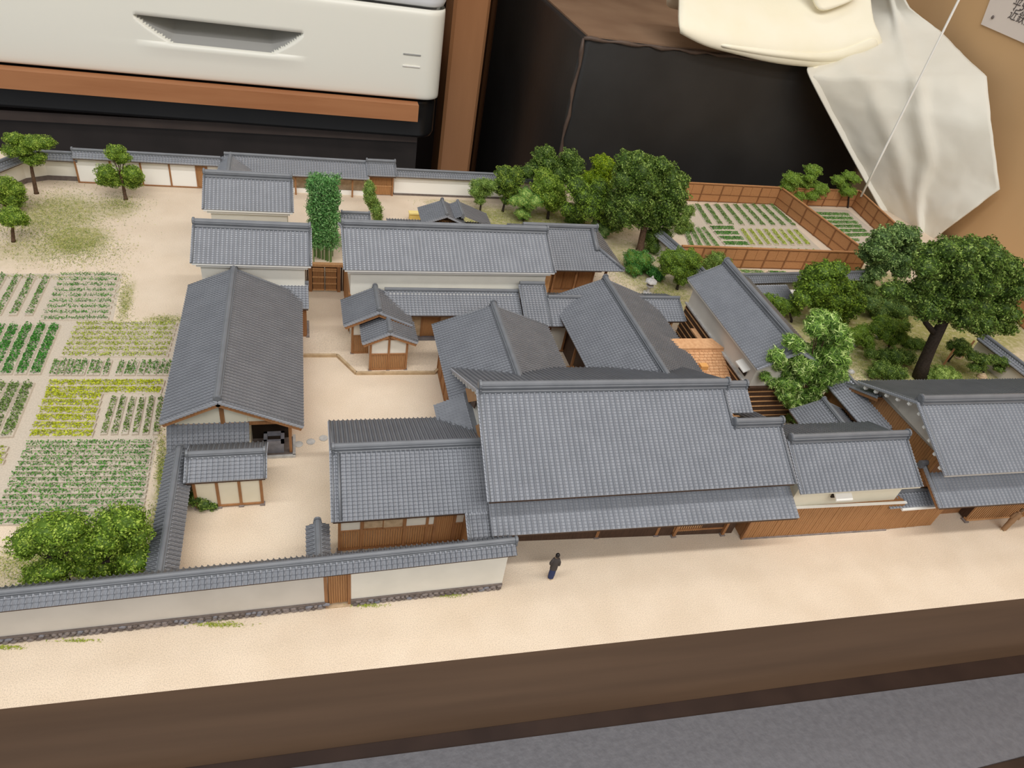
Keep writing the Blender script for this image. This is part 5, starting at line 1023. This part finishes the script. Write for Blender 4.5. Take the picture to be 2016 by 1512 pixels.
# terrace with an edging strip, steps and stepping stones
poly = [P(x, y)[:2] for x, y in ((590, 702), (664, 702), (701, 737), (856, 736), (868, 722), (900, 716))]; back = [(8.2, 33.2), (2.0, 33.2), (1.7, 33.6), (-.5, 33.6)]
tr = thing('sandy_terrace', 'raised sandy terrace with a stone edge under the two small gabled houses', 'terrace', (0, 0, 0)); q = MB(); pl = [(*p, 0) for p in poly]+[(*p, 0) for p in back]; n = len(pl)
q.add([(x, y, -.01) for x, y, _ in pl]+[(x, y, .14) for x, y, _ in pl], [(i, (i+1) % n, n+(i+1) % n, n+i) for i in range(n)]+[tuple(range(n, 2*n))]); q.build('terrace_fill', GM, tr)
ED = mat('edging_stone', (196, 172, 138), .85, (176, 152, 120), 3.0, .2)
for i in range(len(poly)-1): MB().bar((*poly[i], .08), (*poly[i+1], .08), .14, .18).build('edging_stone', ED, tr)
a = P(840, 665); s = thing('stone_steps', 'dark grey stone steps by the corridor wall right of the small houses', 'steps', (a[0]+.1, a[1]+.3, .13))
MB().box(-.9, .8, -.2, .5, 0, .42).build('upper_step', SLATE, s); MB().box(-.9, .35, -.75, -.2, 0, .24).build('lower_step', SLATE, s)
for i, (x, y) in enumerate(((588, 875), (612, 870), (637, 863))):
    a = P(x, y); q = MB().lathe([(.2, -.01), (.21, .03), (.17, .05)], 9, c=(a[0], a[1], 0)); tag(q.build('stepping_stone', STONEL), ['stepping stone nearest the barn porch', 'middle one of the three stepping stones', 'stepping stone nearest the front house'][i], 'stone')
# ---------------------------------------------------------------- vegetable beds
ORD = ['first', 'second', 'third', 'fourth', 'fifth', 'sixth', 'seventh', 'eighth', 'ninth', 'tenth', 'eleventh', 'twelfth', 'thirteenth', 'fourteenth', 'fifteenth', 'sixteenth', 'seventeenth', 'eighteenth']
def row(label, group, a, b, w, mats, hgt=.2, dens=1.0, leaf=.105, soil=True, asp=.55):
    a = np.array([a[0], a[1], 0.]); b = np.array([b[0], b[1], 0.]); d = b-a; L = np.linalg.norm(d)
    if L < .05: return
    h = thing('crop_row', label, 'crop row', a, math.degrees(math.atan2(d[1], d[0])), group)
    if soil:
        ww = w*.62; MB().extr([(-ww, -.01), (ww, -.01), (ww*.8, .085), (ww*.4, .105), (-ww*.4, .105), (-ww*.8, .085)], -.05, L+.05).build('soil_ridge', SOIL, h)
    n = int(L*w*dens*420)+8; u = RNG.random((n, 3)); gap = .5+.5*np.sin(u[:, 0]*L*5.5+RNG.random()*6); keep = RNG.random(n) < .6+.4*gap; u = u[keep]; n = len(u)
    C = np.stack([u[:, 0]*L, (u[:, 1]-.5)*w*.9, .10+hgt*u[:, 2]*(1.1-1.6*abs(u[:, 1]-.5))], 1); V, F = flakes(C, np.stack([0*u[:, 0], (u[:, 1]-.5)*1.5, .8+0*u[:, 0]], 1), n, leaf, asp)
    fastmesh('leaves', V, F, mats, RNG.integers(0, len(mats), n), h)
def field(desc, where, tl, tr_, bl, br, n, along, mats, w=None, first='rear', org=(0, 500), sc=2.88, **k):
    """n rows filling the pixel quad; along 'x' rows run left-right, 'y' rows run from front to back"""
    q = [P(org[0]+x/sc, org[1]+y/sc)[:2] for x, y in (tl, tr_, bl, br)]; A, B, C, D = q
    if along == 'x': sp = np.linalg.norm(C-A)/max(1, n-1)
    else: sp = np.linalg.norm(B-A)/max(1, n-1)
    for i in range(n):
        t = i/(n-1) if n > 1 else .5
        a, b = (A*(1-t)+C*t, B*(1-t)+D*t) if along == 'x' else (C*(1-t)+D*t, A*(1-t)+B*t)
        lab = f"{ORD[i]} {desc} from the {first} {where}" if n > 1 else f"{desc} {where}"
        row(lab, f'{desc}s {where}', a, b, w or sp*.62, mats, **k)
field('leafy green row', 'in the far-left rear bed', (25, 122), (268, 135), (-105, 350), (165, 350), 4, 'y', C_OLIVE+C_GREEN, .34, 'left', dens=.9)
field('thin green row', 'in the rear bed before the grass', (350, 125), (672, 125), (240, 372), (612, 372), 9, 'x', C_GREEN, .22, dens=1.3, leaf=.09)
field('thick deep-green row', 'in the bed at the left edge', (8, 410), (315, 410), (-130, 685), (200, 685), 5, 'y', C_SAT, .46, 'left', dens=1.5, hgt=.26)
field('yellow-green row', 'beside the middle of the long barn', (435, 405), (1000, 405), (352, 578), (950, 578), 7, 'x', C_YG, .26, dens=1.2, leaf=.095)
for j, (x0, x1, y0) in enumerate(((300, 365, 612), (385, 448, 612), (462, 533, 612), (548, 618, 612), (672, 742, 615), (750, 818, 615), (835, 890, 615), (908, 965, 615))):
    for i in range(2):
        x = x0+12+i*(x1-x0-22); row(f'{["left", "right"][i]} short row in the {ORD[j]} pair from the left, middle bed', 'short rows in the middle bed', P((x-12)/2.88, 500+690/2.88)[:2], P((x+14)/2.88, 500+y0/2.88)[:2], .26, C_GREEN+C_OLIVE, dens=.9)
field('olive row', 'in the lower bed at the left edge', (10, 740), (165, 740), (-150, 1045), (40, 1040), 3, 'y', C_OLIVE, .46, 'left', dens=1.3, hgt=.26)
field('long bright yellow row', 'in the L-shaped yellow bed', (285, 740), (928, 738), (268, 780), (915, 778), 2, 'x', C_YEL, .42, dens=1.5)
field('short bright yellow row', 'in the L-shaped yellow bed', (262, 808), (575, 815), (182, 1025), (525, 1025), 6, 'x', C_YEL, .4, dens=1.5)
field('dark leafy row', 'in the bed by the barn lean-to', (650, 820), (915, 820), (590, 1025), (885, 1025), 6, 'y', C_OLIVE+G_DARK, .25, 'left', dens=1.1)
field('green row', 'in the largest front bed', (160, 1082), (865, 1075), (-45, 1530), (800, 1520), 15, 'x', C_GREEN, .2, dens=1.2, leaf=.095)
field('yellow sprig row', 'cut by the left edge beside the largest bed', (-60, 1112), (40, 1112), (-90, 1185), (20, 1185), 3, 'x', C_YG, .26)
# soil under the left field
sb = MB(); pts = [P(x/2.88, 500+y/2.88)[:2] for x, y in ((-400, 112), (695, 112), (640, 385), (1020, 390), (800, 1540), (-700, 1540))]; sb.add([(x, y, .006) for x, y in pts]+[(x, y, .0) for x, y in pts], [tuple(range(6)) [::-1]]); sb.build('soil_patch', SOIL, None, kind='stuff'); bpy.data.objects['soil_patch']['label'] = 'pale bare soil of the vegetable field left of the long barn'; bpy.data.objects['soil_patch']['category'] = 'soil'
kk = dict(org=(1320, 300), sc=S1, dens=1.5, hgt=.16)
field('olive-green row', 'in the rear half of the larger fenced bed', (235, 478), (900, 478), (350, 655), (1110, 668), 9, 'y', C_FAR+C_OLIVE, .5, 'left', **kk)
field('emerald row', 'in the square patch of the larger fenced bed', (365, 690), (560, 690), (480, 828), (690, 830), 4, 'x', C_GREEN, .62, **kk)
field('pale yellow row', 'in the front half of the larger fenced bed', (640, 700), (1120, 710), (740, 840), (1240, 840), 8, 'y', C_FARY, .42, 'left', **kk)
field('small green row', 'at the left of the larger fenced bed', (130, 690), (290, 690), (200, 880), (440, 880), 4, 'y', C_FAR, .42, 'left', **kk)
field('tiny green tuft row', 'along the front of the larger fenced bed', (800, 878), (1280, 890), (815, 895), (1300, 908), 8, 'y', C_FAR, .42, 'left', **kk)
field('yellowish strip', 'along the front fence of the larger bed', (510, 878), (745, 880), (515, 880), (745, 882), 1, 'x', C_FARY, .5, **kk)
field('green row', 'in the smaller fenced bed', (1265, 560), (1600, 570), (1480, 760), (1790, 750), 6, 'x', C_FAR+C_GREEN, .6, **kk)
field('dull green row', 'at the front of the smaller fenced bed', (1530, 800), (1690, 800), (1640, 910), (1730, 900), 3, 'x', C_FAR, .5, **kk)
field('low green strip', 'before the brown front fence', (620, 1078), (830, 1085), (640, 1090), (835, 1095), 1, 'x', C_FAR, .4, **kk)
field('short emerald strip', 'before the brown front fence', (880, 1088), (1030, 1092), (885, 1098), (1030, 1100), 1, 'x', C_GREEN, .4, **kk)
for i, (px_, w_) in enumerate((([(150, 470), (920, 478), (1400, 915), (180, 885)], 1), ([(1215, 500), (1600, 520), (1850, 720), (1700, 930)], 2))):
    pts = [P(1320+x/S1, 300+y/S1)[:2] for x, y in px_]; sb = MB().add([(x, y, .006) for x, y in pts]+[(x, y, 0) for x, y in pts], [(3, 2, 1, 0)]); o = sb.build('soil_patch', SOIL, None, kind='stuff'); o['label'] = ['pale soil of the larger fenced garden bed', 'pale soil of the smaller fenced garden bed'][i]; o['category'] = 'soil'
# ---------------------------------------------------------------- grass fibres
def grass(label, spots, mats, size=.085):
    C = []
    for px, py, rx, ry, n in spots:
        n = int(n*2.2)
        u = RNG.normal(size=(n, 2))*.55
        for a, b in u: C.append(P(px+a*rx, py+b*ry))
    C = np.array(C); C[:, 2] = .015+.05*RNG.random(len(C)); V, F = flakes(C, np.tile([0, 0, 1.2], (len(C), 1)).astype(float), len(C), size, .3)
    o = fastmesh('grass', V, F, mats, RNG.integers(0, len(mats), len(C))); return tag(o, label, 'grass')
grass('sparse fibrous grass in the orchard at the far left', [(120, 420, 120, 50, 2600), (150, 490, 90, 35, 2200), (60, 460, 90, 50, 1400), (235, 400, 50, 18, 500), (245, 590, 16, 50, 500), (330, 630, 40, 8, 300), (100, 545, 120, 4, 200)], GRASS, .09)
grass('grass verge between vegetable field and the court wall', [(318, 930, 10, 80, 900), (300, 1060, 14, 60, 700), (60, 1110, 110, 35, 1200)], GRASS)
grass('grass tufts along the foot of the street wall', [(430, 1230, 50, 5, 160), (880, 1172, 30, 4, 120), (720, 1192, 30, 4, 90), (10, 1275, 40, 4, 80), (150, 1262, 40, 3, 60)], C_YG)
grass('mossy grass of the rear garden lawns', [(980, 430, 110, 25, 1500), (1120, 440, 130, 30, 1500), (1250, 530, 60, 60, 1800), (1310, 580, 50, 40, 1200), (880, 400, 60, 6, 200)], GRASS+C_YG)
grass('mossy grass of the right garden around the giant trunk', [(1800, 700, 180, 60, 3500), (1690, 740, 60, 40, 700), (1900, 740, 80, 20, 600)], GRASS+C_OLIVE)
# ---------------------------------------------------------------- two tiny people
SKIN = mat('skin', (222, 184, 150), .6); HAIR = mat('black_hair', (30, 26, 26), .4); NAVY = mat('navy_cloth', (44, 56, 96), .7); CHAR = mat('charcoal_cloth', (70, 64, 62), .75); TABI = mat('pale_tabi', (226, 206, 176), .7); KIM = mat('brown_kimono', (150, 116, 84), .75)
def person(label, px, py, rz, top_m, low_m, hair, arms):
    a = P(px, py); h = thing('person', label, 'person', (a[0], a[1], 0), rz)
    pts = [(0, 0, .95), (0, 0, 1.2), (0, 0, 1.38), (0, 0, 1.47), (0, -.01, 1.56), (0, -.015, 1.66)]; rad = [.10, .11, .10, .05, .085, .075]; ed = [(0, 1), (1, 2), (2, 3), (3, 4), (4, 5)]
    def chain(st, lst):
        p = st
        for q, r in lst: pts.append(q); rad.append(r); ed.append((p, len(pts)-1)); p = len(pts)-1
        return p
    for s in (-1, 1):
        chain(0, [((.06*s, 0, .82), .07), ((.06*s, -.01, .46), .07), ((.06*s, .015, .09), .045), ((.06*s, -.12, .035), .035)])
        e = chain(2, [((.11*s, 0, 1.33), .036), ((.165*s, .02, 1.12), .03), arms(s)[0], arms(s)[1]])
        w0 = np.array(pts[e])
        for k in range(5):
            chain(e, [(tuple(w0+np.array([.012*(k-2) if k else -.03*s, -.05-.01*(k == 2), -.02+.004*k])), .009), (tuple(w0+np.array([.013*(k-2) if k else -.035*s, -.085+.02*(k in (0, 4)), -.045])), .008)])
    me = bpy.data.meshes.new('body'); me.from_pydata(pts, ed, []); o = link('body', me, h); me.materials.append(SKIN)
    sk = o.modifiers.new('skin', 'SKIN'); 
    for v, r in zip(me.skin_vertices[0].data, rad): v.radius = (r, r*.85)
    me.skin_vertices[0].data[0].use_root = True; o.modifiers.new('s', 'SUBSURF').render_levels = 1
    def robe(name, prof, m, n=18):
        q = MB(); vs = [(rx*.74*math.cos(2*math.pi*j/n), y0+ry*.8*math.sin(2*math.pi*j/n)*(1+.06*math.sin(6*math.pi*j/n)), z) for z, rx, ry, y0 in prof for j in range(n)]
        q.add(vs, [(i*n+j, i*n+(j+1) % n, (i+1)*n+(j+1) % n, (i+1)*n+j) for i in range(len(prof)-1) for j in range(n)]); return q.build(name, m, h, True)
    robe('long_skirt', [(.1, .17, .14, 0), (.3, .185, .15, 0), (.6, .19, .155, 0), (.85, .185, .15, 0), (.98, .165, .14, 0)], low_m)
    robe('jacket', [(.72, .215, .175, 0), (.78, .215, .17, 0), (1.0, .2, .16, 0), (1.2, .205, .16, 0), (1.34, .2, .15, 0), (1.42, .12, .1, 0), (1.46, .075, .075, 0)], top_m)
    for s in (-1, 1):
        c = MB().tube([(.09*s, 0, 1.38), (.155*s, .02, 1.2), (.17*s, .01, 1.02), tuple(np.array(arms(s)[0][0])+np.array([.0, .01, 0]))], [.06, .068, .07, .07], 10); c.build('sleeve', top_m, h, True)
        MB().box(.065*s-.04, .065*s+.04, -.17, .06, 0, .05).build('sandal', TABI, h)
    MB().lathe([(.02, 1.735), (.06, 1.72), (.09, 1.66), (.095, 1.6), (.085, 1.53), (.05, 1.5)], 12, c=(0, .015, 0)).build('hair', hair, h, True)
    for s in (-1, 1): MB().lathe([(.004, 0), (.01, .01), (.004, .02)], 6, c=(.032*s, -.083, 1.6)).build('eye', HAIR, h); MB().lathe([(.008, -.02), (.014, 0), (.008, .03)], 6, c=(.085*s, 0, 1.59)).build('ear', SKIN, h)
    MB().box(-.012, .012, -.108, -.08, 1.565, 1.6).build('nose', SKIN, h); MB().box(-.022, .022, -.09, -.076, 1.535, 1.545).build('mouth', mat('lip', (170, 100, 90), .6), h)
    return h
person('person in charcoal jacket and navy skirt walking towards the big shop front', 1083, 1139, 168, CHAR, NAVY, HAIR, lambda s: [((.15*s, -.08, .98), .03), ((.10*s, -.15, .98), .028)])
person('person in brown kimono standing by the lattice front at the right edge', 1974, 1044, 150, KIM, KIM, mat('brown_hair', (120, 92, 66), .4), lambda s: [((.15*s, -.06, .98), .03), ((.10*s, -.14, .96), .028)])
